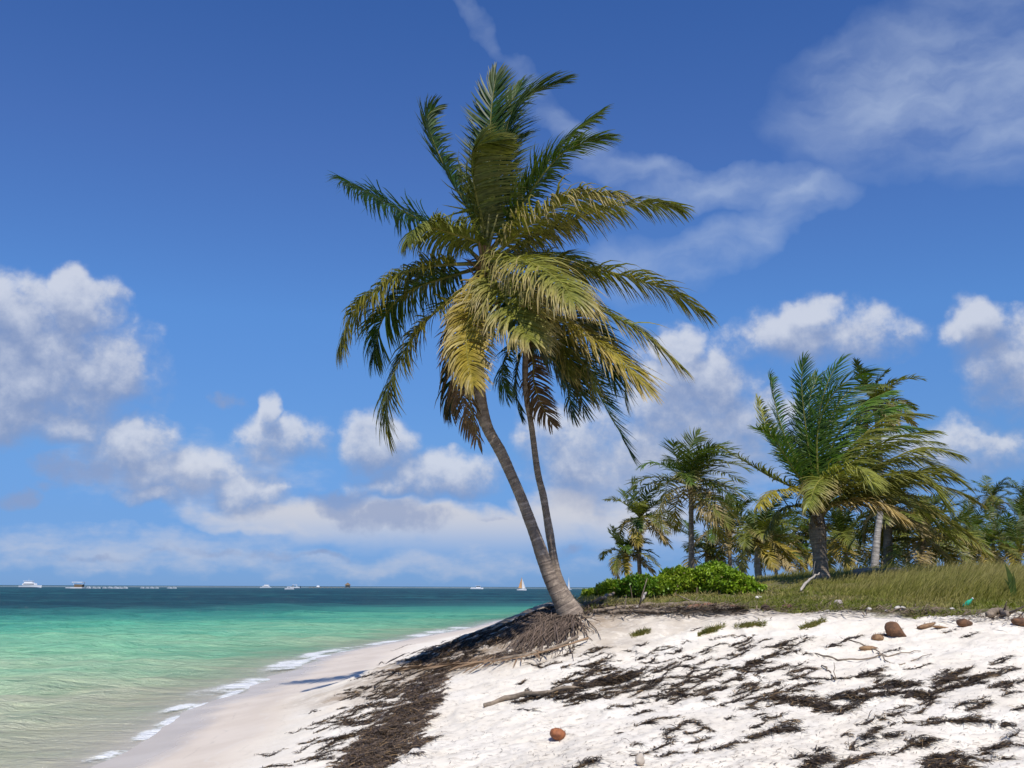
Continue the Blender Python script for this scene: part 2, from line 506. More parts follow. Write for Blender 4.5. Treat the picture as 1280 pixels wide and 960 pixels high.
rs = np.concatenate([np.linspace(.05, 7, 25)[:-1], np.exp(np.linspace(math.log(7), math.log(34), 330))[:-1],
                     np.exp(np.linspace(math.log(34), math.log(130), 90))[:-1], np.exp(np.linspace(math.log(130), math.log(20000), 40))])
X, Y, F = polar(0, 0, rs)
Zb = base_h(X, Y)
Z = Zb + detail_h(X, Y, Zb) * sstep(90, 40, np.hypot(X, Y))
wob = fbm(X * .25, Y * .25, 61, 3) * .07 + fbm(X * 1.3, Y * 1.3, 62, 3) * .03
wet = sstep(.44, .24, Zb + wob)
cy = crest_y(X)
soil = sstep(-.15, .35, (Y - cy) + fbm(X * 1.1, Y * 1.1, 71, 4) * 1.1) * sstep(1.35, 1.8, Zb) * sstep(-.1, .8, X - 1.0 + .0 * Y)
soil = np.maximum(soil, sstep(26, 30, Y) * sstep(1.6, 2.0, Zb) * sstep(0, 2, X))
pb = P(705, 770, 19.0)
fibre = sstep(3.4, 1.2, np.hypot((X - pb[0] + 1.1) * .72, (Y - pb[1] - .2) * .8) + fbm(X, Y, 81, 3) * .9)
fibre = np.maximum(fibre, .55 * sstep(-1.6, -.3, Y - cy) * sstep(-.5, 1.0, X) * sstep(7.5, 3, X) * (1 - soil))
rp = [P(520, 815, 23), P(575, 800, 22.5), P(620, 782, 20.8), P(650, 769, 20.6), P(692, 755, 20.4)]
dd, _ = seg_dist(X, Y, [(a[0], a[1]) for a in rp])
fibre = np.maximum(fibre, .9 * sstep(2.3, 1.0, dd + fbm(X * .8, Y * .8, 83, 3) * .8))
terrain = mk('ground', np.stack([X, Y, Z], -1), F, M_SAND, attrs={'wet': wet, 'soil': soil, 'fibre': fibre, 'elev': Zb + wob})
tag(terrain, kind='structure')

rs = np.concatenate([np.linspace(4, 9, 6)[:-1], np.exp(np.linspace(math.log(9), math.log(75), 420))[:-1],
                     np.exp(np.linspace(math.log(75), math.log(400), 130))[:-1], np.exp(np.linspace(math.log(400), math.log(45000), 60))])
X, Y, F = polar(0, 0, rs, 620)
d, s = seg_dist(X, Y, SHORE)
off = -d * s
R = np.hypot(X, Y)
# gentle chop: several trains of ripples travelling toward the shore, damped with distance
Zw = np.zeros_like(X)
wr = np.random.default_rng(3)
for k in range(26):
    lam = wr.uniform(.55, 4.2); ang = wr.normal(-0.25, .55)
    kx, ky = math.sin(ang), math.cos(ang)
    ph = wr.uniform(0, 6.28)
    warp = fbm(X * .12, Y * .12, 200 + k, 2) * 2.0
    Zw += (lam * .0085) * np.sin((X * kx + Y * ky) * 2 * math.pi / lam + ph + warp) * (lam / 4.2 * 2 > R / 60)
Zl = np.zeros_like(X)
for k in range(14):
    lam = wr.uniform(5, 13); ang = wr.normal(-.3, .5); kx, ky = math.sin(ang), math.cos(ang)
    Zl += lam * .0058 * np.sin((X * kx + Y * ky) * 2 * math.pi / lam + wr.uniform(0, 6.28) + fbm(X * .05, Y * .05, 260 + k, 2) * 3)
Zw *= sstep(.0, 5., off) * .9 + .1
Zw *= sstep(300, 90, R)
foam_strokes = [([(168, 932), (190, 916), (214, 903)], .2), ([(198, 893), (220, 886), (246, 879)], .2),
                ([(258, 868), (290, 860), (334, 847)], .45), ([(334, 847), (348, 832), (372, 824)], .36), ([(372, 824), (410, 814), (470, 805), (520, 797)], .4),
                ([(520, 797), (548, 790), (592, 783)], .8), ([(150, 940), (120, 950)], .2), ([(330, 852), (372, 828), (420, 817), (520, 799), (592, 785)], .30), ([(120, 948), (190, 918), (235, 890), (300, 864), (335, 850)], .16), ([(240, 905), (215, 915), (180, 932)], .14)]
foam = np.zeros_like(X)
near = (R < 90) & (np.abs(np.arctan2(X, Y)) < .6) & (Y > 0)
for pts, w in foam_strokes:
    q = Pz(np.array([a for a, _ in pts]), np.array([c for _, c in pts]), 0.0)
    dd, _ = seg_dist(X[near], Y[near], [(a[0], a[1]) for a in q])
    q0 = np.array([[a[0], a[1]] for a in q]); s0 = np.concatenate([[0], np.cumsum(np.hypot(*np.diff(q0, axis=0).T))])
    de = np.minimum(np.hypot(X[near] - q0[0, 0], Y[near] - q0[0, 1]), np.hypot(X[near] - q0[-1, 0], Y[near] - q0[-1, 1]))
    f = np.exp(-(dd / (w * 1.25)) ** 2) * (.35 + .65 * sstep(0, .18 * s0[-1], de)) * (.72 + .7 * fbm(X[near] * .9, Y[near] * .9, 301, 3))
    foam[near] = np.maximum(foam[near], f)
Zw += Zl * sstep(50, 130, R) * sstep(900, 350, R) * sstep(18, 60, off)
Zw += foam * .012
# a translucent lip of sea rolling in just outside the foam
Zw += .035 * np.exp(-((off - 2.6) / .7) ** 2) * (vnoise(X * .15, Y * .15, 7))
depth = np.clip(.0 + off * .0078 + np.maximum(Y - 22, 0) * .0034, 0, 1.1)
depth = np.interp(depth, [0, .06, .2, .45, .75, 1.1], [0, .09, .24, .48, .72, 1])
clear = np.interp(off, [-.6, 0, .8, 3, 7, 12], [0, .16, .45, .78, .95, 1.0])
reef = np.exp(-((R - 2600) / 900) ** 2)
far = sstep(25, 150, R)
sea = mk('sea_water', np.stack([X, Y, Zw], -1), F, M_SEA, attrs={'depth': depth, 'foam': foam, 'clear': clear, 'far': far, 'reef': reef})
tag(sea, kind='structure')


# ------------------------------------------------------------------ generic geometry
def spline(pts, m):
    """Catmull-Rom through pts, resampled evenly to m points"""
    p = np.asarray(pts, float)
    p = np.vstack([2 * p[0] - p[1], p, 2 * p[-1] - p[-2]])
    out = []
    for i in range(1, len(p) - 2):
        t = np.linspace(0, 1, 16, endpoint=False)[:, None]
        a, b_, c, d_ = p[i - 1], p[i], p[i + 1], p[i + 2]
        out.append(.5 * (2 * b_ + (c - a) * t + (2 * a - 5 * b_ + 4 * c - d_) * t ** 2 + (3 * b_ - a - 3 * c + d_) * t ** 3))
    out.append(p[-2][None])
    q = np.concatenate(out)
    s = np.concatenate([[0], np.cumsum(np.linalg.norm(np.diff(q, axis=0), axis=1))])
    u = np.linspace(0, s[-1], m)
    return np.stack([np.interp(u, s, q[:, k]) for k in range(3)], -1), s[-1]


def unit(v): return v / np.maximum(np.linalg.norm(v, axis=-1, keepdims=True), 1e-9)


def frames(C, n0):
    T = unit(np.gradient(C, axis=0))
    N = np.zeros_like(T)
    n = n0 - (n0 @ T[0]) * T[0]; n = n / max(np.linalg.norm(n), 1e-9)
    N[0] = n
    for i in range(1, len(C)):
        n = n - (n @ T[i]) * T[i]; n = n / max(np.linalg.norm(n), 1e-9); N[i] = n
    return T, N, np.cross(T, N)


def tube(C, rad, sides=8, n0=np.array([1., .2, .1]), cap=True, squash=1.0):
    C = np.asarray(C, float); m = len(C); rad = np.broadcast_to(np.asarray(rad, float), (m,) if np.ndim(rad) < 2 else np.shape(rad))
    T, N, S = frames(C, n0)
    a = np.linspace(0, 2 * math.pi, sides, endpoint=False)
    rr = rad[:, None] if rad.ndim == 1 else rad
    V = C[:, None, :] + (np.cos(a)[None, :, None] * N[:, None, :] * squash + np.sin(a)[None, :, None] * S[:, None, :]) * rr[..., None]
    i = np.arange(m - 1)[:, None] * sides; j = np.arange(sides)[None, :]; j2 = (j + 1) % sides
    F = np.stack([i + j, i + j2, i + sides + j2, i + sides + j], -1).reshape(-1, 4)
    V = V.reshape(-1, 3)
    tri = np.zeros((0, 3), int)
    if cap:
        k = len(V)
        V = np.vstack([V, C[0], C[-1]])
        jj = np.arange(sides)
        tri = np.concatenate([np.stack([np.full(sides, k), (jj + 1) % sides, jj], -1),
                              np.stack([np.full(sides, k + 1), (m - 1) * sides + jj, (m - 1) * sides + (jj + 1) % sides], -1)])
    return V, F, tri


class Acc:
    def __init__(s): s.V = []; s.Q = []; s.T = []; s.C = []; s.A = []; s.n = 0

    def add(s, V, Q=None, T=None, col=None):
        if Q is not None and len(Q): s.Q.append(np.asarray(Q) + s.n)
        if T is not None and len(T): s.T.append(np.asarray(T) + s.n)
        s.V.append(np.asarray(V))
        if col is not None: s.C.append(np.broadcast_to(np.asarray(col, float), (len(V), 3)))
        s.n += len(V)

    def build(s, name, m, parent=None, smooth=True, origin=None):
        F = []
        if s.Q: F.append(np.concatenate(s.Q))
        if s.T: F.append(np.concatenate(s.T))
        return mk(name, np.concatenate(s.V), F, m, parent, col=np.concatenate(s.C) if s.C else None, smooth=smooth, origin=origin)


def blades(base, dir0, up, length, width, bend, col, tipcol, segs=3, rng=RNG, wdir=None, tipw=.08):
    """ribbons: base (n,3), direction, bend vector added per segment; returns V,F,col"""
    n = len(base)
    L = (np.broadcast_to(length, (n,)) / segs)[:, None]
    p = base.copy(); d = unit(dir0)
    prof = np.interp(np.linspace(0, 1, segs + 1), [0, .25, .65, 1], [.6, 1, .8, tipw])
    rows = []; cols = []
    if up is None: up = np.stack([np.sin(np.arange(n) * 2.4), np.cos(np.arange(n) * 2.4), np.full(n, .15)], -1)
    W0 = wdir if wdir is not None else unit(np.cross(d, up))
    for k in range(segs + 1):
        W = W0 - (W0 * d).sum(-1, keepdims=True) * d; W = unit(W)
        hw = (np.broadcast_to(width, (n,)) * .5 * prof[k])[:, None]
        rows.append(np.stack([p - W * hw, p + W * hw], 1))
        f = (k / segs) ** 2.2
        cc = col * (1 - f) + tipcol * f
        cols.append(np.repeat(cc[:, None, :], 2, 1))
        p = p + d * L
        d = unit(d + bend * (0.6 + .8 * (k + 1) / segs))
    V = np.stack(rows, 1).reshape(n, -1, 3); C = np.stack(cols, 1).reshape(n, -1, 3)
    m = V.shape[1]
    i = np.arange(n)[:, None] * m + np.arange(segs)[None, :] * 2
    F = np.stack([i, i + 1, i + 3, i + 2], -1).reshape(-1, 4)
    return V.reshape(-1, 3), F, C.reshape(-1, 3)


GREEN = np.array([.052, .105, .012]); DEEP = np.array([.026, .064, .009]); OLIVE = np.array([.135, .155, .022])
LIME = np.array([.20, .21, .036]); YELLOW = np.array([.38, .29, .035]); STRAW = np.array([.42, .31, .135]); BROWN = np.array([.16, .095, .045])
RACH = np.array([.25, .22, .05])


def frond(pts, col, nleaf=80, Lmax=.95, wid=.045, wind=np.array([.20, .05, 0]), droop=.16, lift=.25, rng=RNG, tip=None, n0=None,
          r0=.045, petiole=.16, m=26, segs=3, twist=.25, side_bias=0.0, comb=None, rach=RACH):
    C, Ltot = spline(pts, m)
    o = C[-1] - C[0]; o[2] = 0; o = o / max(np.linalg.norm(o), 1e-6)
    if n0 is None: n0 = np.array([0, 0, 1.]) - o * .35
    T, N, S = frames(C, n0)
    acc = Acc()
    u = np.linspace(0, 1, m)
    rad = r0 * np.interp(u, [0, .08, .2, .6, 1], [1.7, 1, .75, .4, .1])
    V, Q, tr = tube(C, rad, 5)
    acc.add(V, Q, tr, rach * .8 + col * .3)
    t = np.linspace(petiole, .995, nleaf)
    idx = t * (m - 1)
    def ip(A): return np.stack([np.interp(idx, np.arange(m), A[:, k]) for k in range(3)], -1)
    for sd in (-1, 1):
        tt = t + rng.normal(0, .15 / nleaf, nleaf)
        b0, Tt, Nn, Ss = ip(C), unit(ip(T)), unit(ip(N)), unit(ip(S))
        ang = np.radians(np.interp(t, [0, .3, .8, 1], [82, 68, 49, 20])) + rng.normal(0, .09, nleaf) + .14 * fbm(t * 9 + sd * 5, t * 0 + rng.uniform(0, 99), 3, 2)
        ph = lift * np.interp(t, [0, .5, 1], [1, .6, .2]) + rng.normal(0, .15, nleaf) + side_bias * sd + .32 * fbm(t * 7 + sd * 9, t * 0 + rng.uniform(0, 99), 5, 2)
        d0 = np.cos(ang)[:, None] * Tt + np.sin(ang)[:, None] * (sd * Ss * np.cos(ph)[:, None] + Nn * np.sin(ph)[:, None])
        if comb is not None: d0 = unit(d0 + np.asarray(comb, float))
        ln = Lmax * np.interp(t, [0, petiole, .32, .6, .9, 1], [.35, .5, 1, 1, .74, .45]) * rng.uniform(.82, 1.08, nleaf)
        keep = (rng.random(nleaf) > .05) & (fbm(t * 14 + sd * 3, t * 0 + rng.uniform(0, 99), 7, 2) > -.62)
        bend = np.array([0, 0, -1.]) * (droop * rng.uniform(.5, 1.5, nleaf))[:, None] + wind * rng.uniform(.5, 1.4, nleaf)[:, None]
        W = unit(Tt - (Tt * d0).sum(-1, keepdims=True) * d0)
        tw = rng.normal(0, twist, nleaf)[:, None]
        W = W * np.cos(tw) + np.cross(d0, W) * np.sin(tw)
        jit = rng.normal(1, .14, (nleaf, 1))
        c0 = col * jit
        tc = (tip if tip is not None else col * .9 + STRAW * .18) * np.ones((nleaf, 1)) * rng.uniform(.8, 1.2, (nleaf, 1))
        k = keep
        V, Q, cc = blades(b0[k], d0[k], None, ln[k], wid * rng.uniform(.8, 1.2, nleaf)[k], bend[k], c0[k], tc[k], segs, rng, W[k])
        acc.add(V, Q, None, cc)
    return acc


def trunk(name, pts, widths, m, parent, ring=.12, sides=14, flare=0, n=None):
    C, L = spline(pts, n or max(12, int(np.linalg.norm(np.asarray(pts[0]) - np.asarray(pts[-1])) / .035)))
    u = np.linspace(0, 1, len(C))
    pp = np.asarray(pts, float)
    wpos = np.concatenate([[0], np.cumsum(np.linalg.norm(np.diff(pp, axis=0), axis=1))]); wpos = wpos / wpos[-1]
    if len(widths) != len(pp): wpos = np.linspace(0, 1, len(widths))
    r = np.interp(u, wpos, widths) * .5
    ln = u * L
    saw = (ln / ring + .3 * fbm(ln * 2, ln * 0, 5, 2)) % 1.0
    r = r * (1 + .045 * (1 - saw) - .02) + fbm(ln * 1.3, ln * 0 + 3, 77, 3) * .012
    a = np.linspace(0, 2 * math.pi, sides, endpoint=False)
    rr = r[:, None] * (1 + .05 * fbm(np.cos(a)[None, :] * 1.5 + ln[:, None] * .8, np.sin(a)[None, :] * 1.5 + ln[:, None] * 0, 21, 3))
    if flare:
        rr = rr * (1 + flare * np.exp(-ln[:, None] / .35) * (1 + .25 * np.cos(a * 5 + 1)[None, :]))
    V, Q, tr = tube(C, rr, sides)
    lv = np.concatenate([np.repeat(ln, sides), [0, L]])
    return mk(name, V, [Q, tr], m, parent, attrs={'len': lv})


def crown_fibre(parent, c, r, h, n=60, rng=RNG, col=(.14, .09, .05)):
    """brown woven sheath and old leaf bases at the heart of the crown"""
    acc = Acc()
    az = rng.uniform(0, 6.283, n); el = rng.uniform(-.5, 1.3, n)
    d = np.stack([np.cos(az) * np.cos(el), np.sin(az) * np.cos(el), np.sin(el)], -1)
    b = np.asarray(c) + np.stack([np.cos(az) * r * .5, np.sin(az) * r * .5, rng.uniform(-h, h * .4, n)], -1)
    V, Q, cc = blades(b, d, np.array([0, 0, 1.]), rng.uniform(.25, .7, n) * h * 1.6, rng.uniform(.03, .09, n) * (r / .2), np.tile([0.05, 0, -.25], (n, 1)),
                      np.array(col) * rng.uniform(.6, 1.5, (n, 1)), np.array(col) * rng.uniform(.6, 1.8, (n, 1)), 3)
    acc.add(V, Q, None, cc)
    cc, L = spline([np.asarray(c) + [0, 0, -h * 1.2], np.asarray(c) + [0, 0, -h * .3], np.asarray(c) + [0.02, 0, h * .5]], 8)
    V, Q, tr = tube(cc, np.array([.55, .62, .66, .66, .6, .5, .35, .12]) * r, 9)
    acc.add(V, Q, tr, np.array(col))
    return acc.build('crown_sheath', M_FIBRE, parent)


def px_frond(spec, Y0, crown):
    """spec: pixel points of the midrib, depth of the tip relative to the crown"""
    pts, dt = spec
    n = len(pts)
    out = [np.asarray(crown, float)]
    for i, (a, c) in enumerate(pts):
        f = ((i + 1) / n) ** 1.15
        out.append(P(a, c, Y0 + dt * f))
    return out


# ------------------------------------------------------------------ the two palms on the mound
YM = 19.0
base = ground([712], [768])[0]
base[2] -= .25
palm = empty('coconut_palm', base + [0, 0, .25], 'large leaning coconut palm with thick curved trunk growing out of the eroded sand mound', 'palm tree')
tr_px = [(722, 790, 19.0), (711, 764, 19.0), (699, 744, 19.0), (689.5, 726, 19.0), (684, 712, 19), (676.3, 690, 19), (663.8, 655, 19), (650.5, 620, 19), (637.4, 590, 19), (626, 565, 19), (609, 534, 19), (601, 502, 19), (598, 468, 19), (600, 410, 19), (604, 345, 19)]
C_ = [P(*a) for a in tr_px]
wpx = [42, 31, 21.5, 18, 17, 16, 14.5, 13.8, 14, 15, 14.8, 15.5, 15, 13, 11]
trunk('trunk', C_, [w * 19 / FPX for w in wpx], M_TRUNK, palm, .115, 18, flare=.0)
crown = P(605, 330, YM)
crown_fibre(palm, crown, .24, .45, 90)
# pixel midribs: (points), tip depth, colour, options
W0 = np.array([.17, .04, 0])
MAIN = [
    ([(572, 300), (530, 277), (480, 252), (431, 226)], .9, DEEP, dict(tip=GREEN, Lmax=.8, droop=.22)),
    ([(588, 268), (563, 224), (542, 178), (534, 148), (545, 134)], .6, DEEP, dict(Lmax=.72, droop=.06, comb=(0, 0, .2))),
    ([(603, 280), (594, 240), (590, 200), (598, 182), (622, 176)], -1.5, OLIVE * .78, dict(wind=np.array([.30, 0, 0]), Lmax=.9, droop=.1, lift=.1, comb=(.85, 0, 0))),
    ([(612, 260), (612, 200), (614, 140), (620, 95)], .8, DEEP, dict(Lmax=.85, droop=.03, comb=(.15, 0, .25), wind=np.array([.06, 0, .05]))),
    ([(618, 250), (630, 180), (642, 137), (666, 116), (702, 102)], .3, DEEP * 1.1, dict(Lmax=.95, droop=.05, comb=(.2, 0, .2))),
    ([(616, 250), (624, 190), (634, 140), (652, 104)], 1.4, DEEP * 1.2, dict(Lmax=.9, droop=.03, comb=(.15, 0, .25))),
    ([(630, 285), (656, 240), (690, 196), (716, 166), (748, 142)], .5, GREEN, dict(Lmax=.8, tip=OLIVE * .8, droop=.12)),
    ([(634, 285), (668, 232), (702, 192), (730, 178), (760, 172)], -.6, GREEN * 1.1, dict(Lmax=.8, tip=OLIVE, droop=.14)),
    ([(634, 305), (662, 280), (700, 256), (734, 245), (772, 242)], -1.8, LIME * .95, dict(Lmax=.9, droop=.3, tip=STRAW * .9)),
    ([(640, 310), (690, 286), (745, 264), (800, 254), (848, 259)], .2, OLIVE, dict(Lmax=.8, droop=.22)),
    ([(655, 326), (710, 331), (775, 343), (830, 362), (880, 390)], -.3, OLIVE * 1.15, dict(Lmax=.82, droop=.26, tip=YELLOW * .8)),
    ([(640, 322), (668, 331), (700, 352), (745, 384), (800, 414), (850, 458)], -1.3, OLIVE * 1.1, dict(Lmax=.9, droop=.24, tip=STRAW)),
    ([(618, 326), (645, 324), (672, 333), (700, 352), (716, 376)], -3.4, LIME, dict(Lmax=.98, droop=.3, tip=STRAW * .95)),
    ([(610, 338), (620, 352), (634, 378), (650, 404), (664, 424)], -3.0, LIME * .95, dict(Lmax=.85, droop=.25, tip=STRAW)),
    ([(602, 345), (590, 378), (584, 415), (584, 445), (592, 480)], -2.3, YELLOW * .8, dict(Lmax=.62, droop=.22, tip=STRAW)),
    ([(632, 352), (668, 382), (720, 412), (768, 442), (804, 480)], -1.8, YELLOW * .62 + OLIVE * .35, dict(Lmax=.95, droop=.2, tip=STRAW)),
    ([(580, 330), (540, 333), (495, 345), (458, 374), (437, 400), (425, 432)], -.6, OLIVE * 1.1, dict(Lmax=.88, droop=.28, tip=YELLOW * .8)),
    ([(588, 338), (552, 348), (508, 366), (478, 400), (468, 445)], .7, GREEN, dict(Lmax=.88, droop=.26, tip=OLIVE)),
    ([(590, 350), (560, 376), (528, 406), (502, 446), (485, 490), (486, 540)], -.4, OLIVE * .7, dict(Lmax=.88, droop=.18, tip=YELLOW * .6)),
    ([(595, 360), (580, 400), (567, 450), (564, 512)], .7, DEEP, dict(Lmax=.7, droop=.2, tip=BROWN)),
    ([(600, 305), (572, 294), (540, 285), (520, 287), (510, 300)], -1.4, OLIVE * 1.1, dict(Lmax=.6, droop=.26)),
    ([(592, 372), (575, 430), (576, 490), (588, 540)], .2, BROWN * 1.1, dict(Lmax=.5, droop=.3, tip=BROWN, wind=np.array([.03, 0, 0]), nleaf=70)),
    ([(596, 372), (586, 430), (584, 480), (598, 556)], -.4, BROWN, dict(Lmax=.42, droop=.3, tip=BROWN * .8, wind=np.array([.02, 0, 0]), nleaf=60)),
    ([(622, 360), (650, 400), (690, 430), (722, 470)], 1.0, GREEN, dict(Lmax=.85, droop=.2, tip=OLIVE)),
    ([(640, 345), (690, 372), (740, 420), (768, 476)], 1.2, GREEN * .9, dict(Lmax=.85, droop=.22, tip=OLIVE)),
    ([(620, 320), (650, 318), (690, 322), (740, 345)], 2.6, GREEN * .8, dict(Lmax=.85, droop=.2)),
]
for i, (pts, dt, c, kw) in enumerate(MAIN):
    kw = dict(dict(nleaf=170, wid=.036, wind=W0, segs=4), **kw)
    kw['Lmax'] = kw.get('Lmax', .9) * (1.22 if kw.get('droop', .2) > .15 else 1.08)
    if kw.get('droop', .2) > .15: kw['droop'] *= 1.45
    f = frond(px_frond((pts, dt), YM, crown), c, rng=np.random.default_rng(100 + i), **kw)
    f.build('frond', M_LEAF, palm, smooth=False)
# young spear and pale stalks in the heart
for i, (a, c) in enumerate([(612, 262), (622, 268), (600, 270)]):
    cc, _ = spline([crown, P((605 + a) / 2, (330 + c) / 2, YM - .2), P(a, c, YM - .3)], 8)
    V, Q, t3 = tube(cc, np.linspace(.05, .015, 8), 6)
    mk('leaf_stalk', V, [Q, t3], simple_mat('young_stalk', (.22, .20, .06), .6), palm)

# roots: a curtain of fibrous roots over the eroded face, each following the sand
rr = np.random.default_rng(5)
acc = Acc()
for i in range(360):
    a0, c0 = 670 + 54 * rr.random(), rr.uniform(762, 786)
    spread = rr.normal(0, 1)
    ex = a0 - rr.uniform(4, 54) + spread * 8; ey = c0 + rr.uniform(14, 44)
    if a0 > 722: ex = a0 + rr.uniform(-10, 24); ey = c0 + rr.uniform(4, 30)
    k = 7
    t = np.linspace(0, 1, k)
    pxs = a0 + (ex - a0) * t + np.cumsum(rr.normal(0, 2.1, k)); pys = c0 + (ey - c0) * t ** 1.25
    g = ground(pxs, pys, 12, 26, 160)
    g[:, 2] += rr.uniform(.0, .07) * np.sin(t * math.pi) + .012
    V, Q, t3 = tube(g, np.linspace(rr.uniform(.008, .02), .004, k), 4, cap=False)
    acc.add(V, Q, None, np.array([.13, .095, .072]) * rr.uniform(.3, 1.6))
acc.build('root_curtain', M_FIBRE, palm)

base2 = P(706, 746, 19.55)
slim = empty('coconut_palm', base2, 'slender young coconut palm with thin straight trunk right behind the large leaning palm', 'palm tree')
C_ = [P(*a) for a in [(716, 764, 19.15), (703, 738, 19.2), (696, 716, 19.3), (690.8, 690, 19.4), (685, 655, 19.5), (679, 620, 19.5), (672, 590, 19.5), (664.5, 534, 19.5), (659, 502, 19.5), (656.5, 470, 19.5), (658, 425, 19.5)]]
trunk('trunk', C_, [w * 19.5 / FPX for w in (20, 15, 11.5, 10, 9.8, 9.5, 8.6, 8, 7.8, 7.6, 7.5)], M_TRUNK, slim, .10, 12)
cr2 = P(659, 428, 19.5)
crown_fibre(slim, cr2, .13, .25, 40)
SLIM = [
    ([(690, 418), (722, 446), (752, 500), (775, 540), (789, 566)], -.2, GREEN * .8, dict(Lmax=.72, droop=.1, tip=DEEP)),
    ([(645, 424), (632, 446), (628, 470), (634, 496)], -.5, GREEN, dict(Lmax=.45, droop=.22)),
    ([(652, 440), (645, 470), (646, 495), (652, 520)], .3, DEEP, dict(Lmax=.42, droop=.2)),
    ([(666, 450), (668, 480), (678, 508), (690, 530)], -.2, BROWN * .8, dict(Lmax=.4, droop=.2, tip=BROWN)),
    ([(680, 415), (712, 425), (735, 455), (742, 498)], -1.0, OLIVE, dict(Lmax=.62, droop=.22, tip=STRAW)),
    ([(675, 400), (715, 398), (755, 425), (778, 470), (782, 500)], .3, OLIVE * .9, dict(Lmax=.72, droop=.22, tip=YELLOW * .7)),
    ([(660, 400), (680, 375), (715, 370), (750, 392)], .8, GREEN, dict(Lmax=.7, droop=.18)),
    ([(650, 405), (636, 390), (618, 395), (604, 420)], .6, GREEN, dict(Lmax=.55, droop=.2)),
    ([(672, 435), (696, 455), (710, 488), (716, 520)], .5, DEEP, dict(Lmax=.5, droop=.22, tip=BROWN)),
    ([(672, 425), (700, 440), (722, 475), (730, 515)], 1.0, DEEP, dict(Lmax=.55, droop=.2)),
    ([(662, 395), (668, 365), (690, 345)], -.2, GREEN, dict(Lmax=.6, droop=.1)),
    ([(668, 412), (690, 410), (706, 440), (712, 470)], -1.3, OLIVE * .8, dict(Lmax=.55, droop=.25, tip=STRAW)),
]
for i, (pts, dt, c, kw) in enumerate(SLIM):
    kw = dict(dict(nleaf=95, wid=.028, wind=W0, r0=.028, segs=4), **kw)
    kw['Lmax'] = kw.get('Lmax', .6) * 1.2; kw['droop'] = kw.get('droop', .2) * 1.2
    frond(px_frond((pts, dt), 19.5, cr2), c, rng=np.random.default_rng(300 + i), **kw).build('frond', M_LEAF, slim, smooth=False)

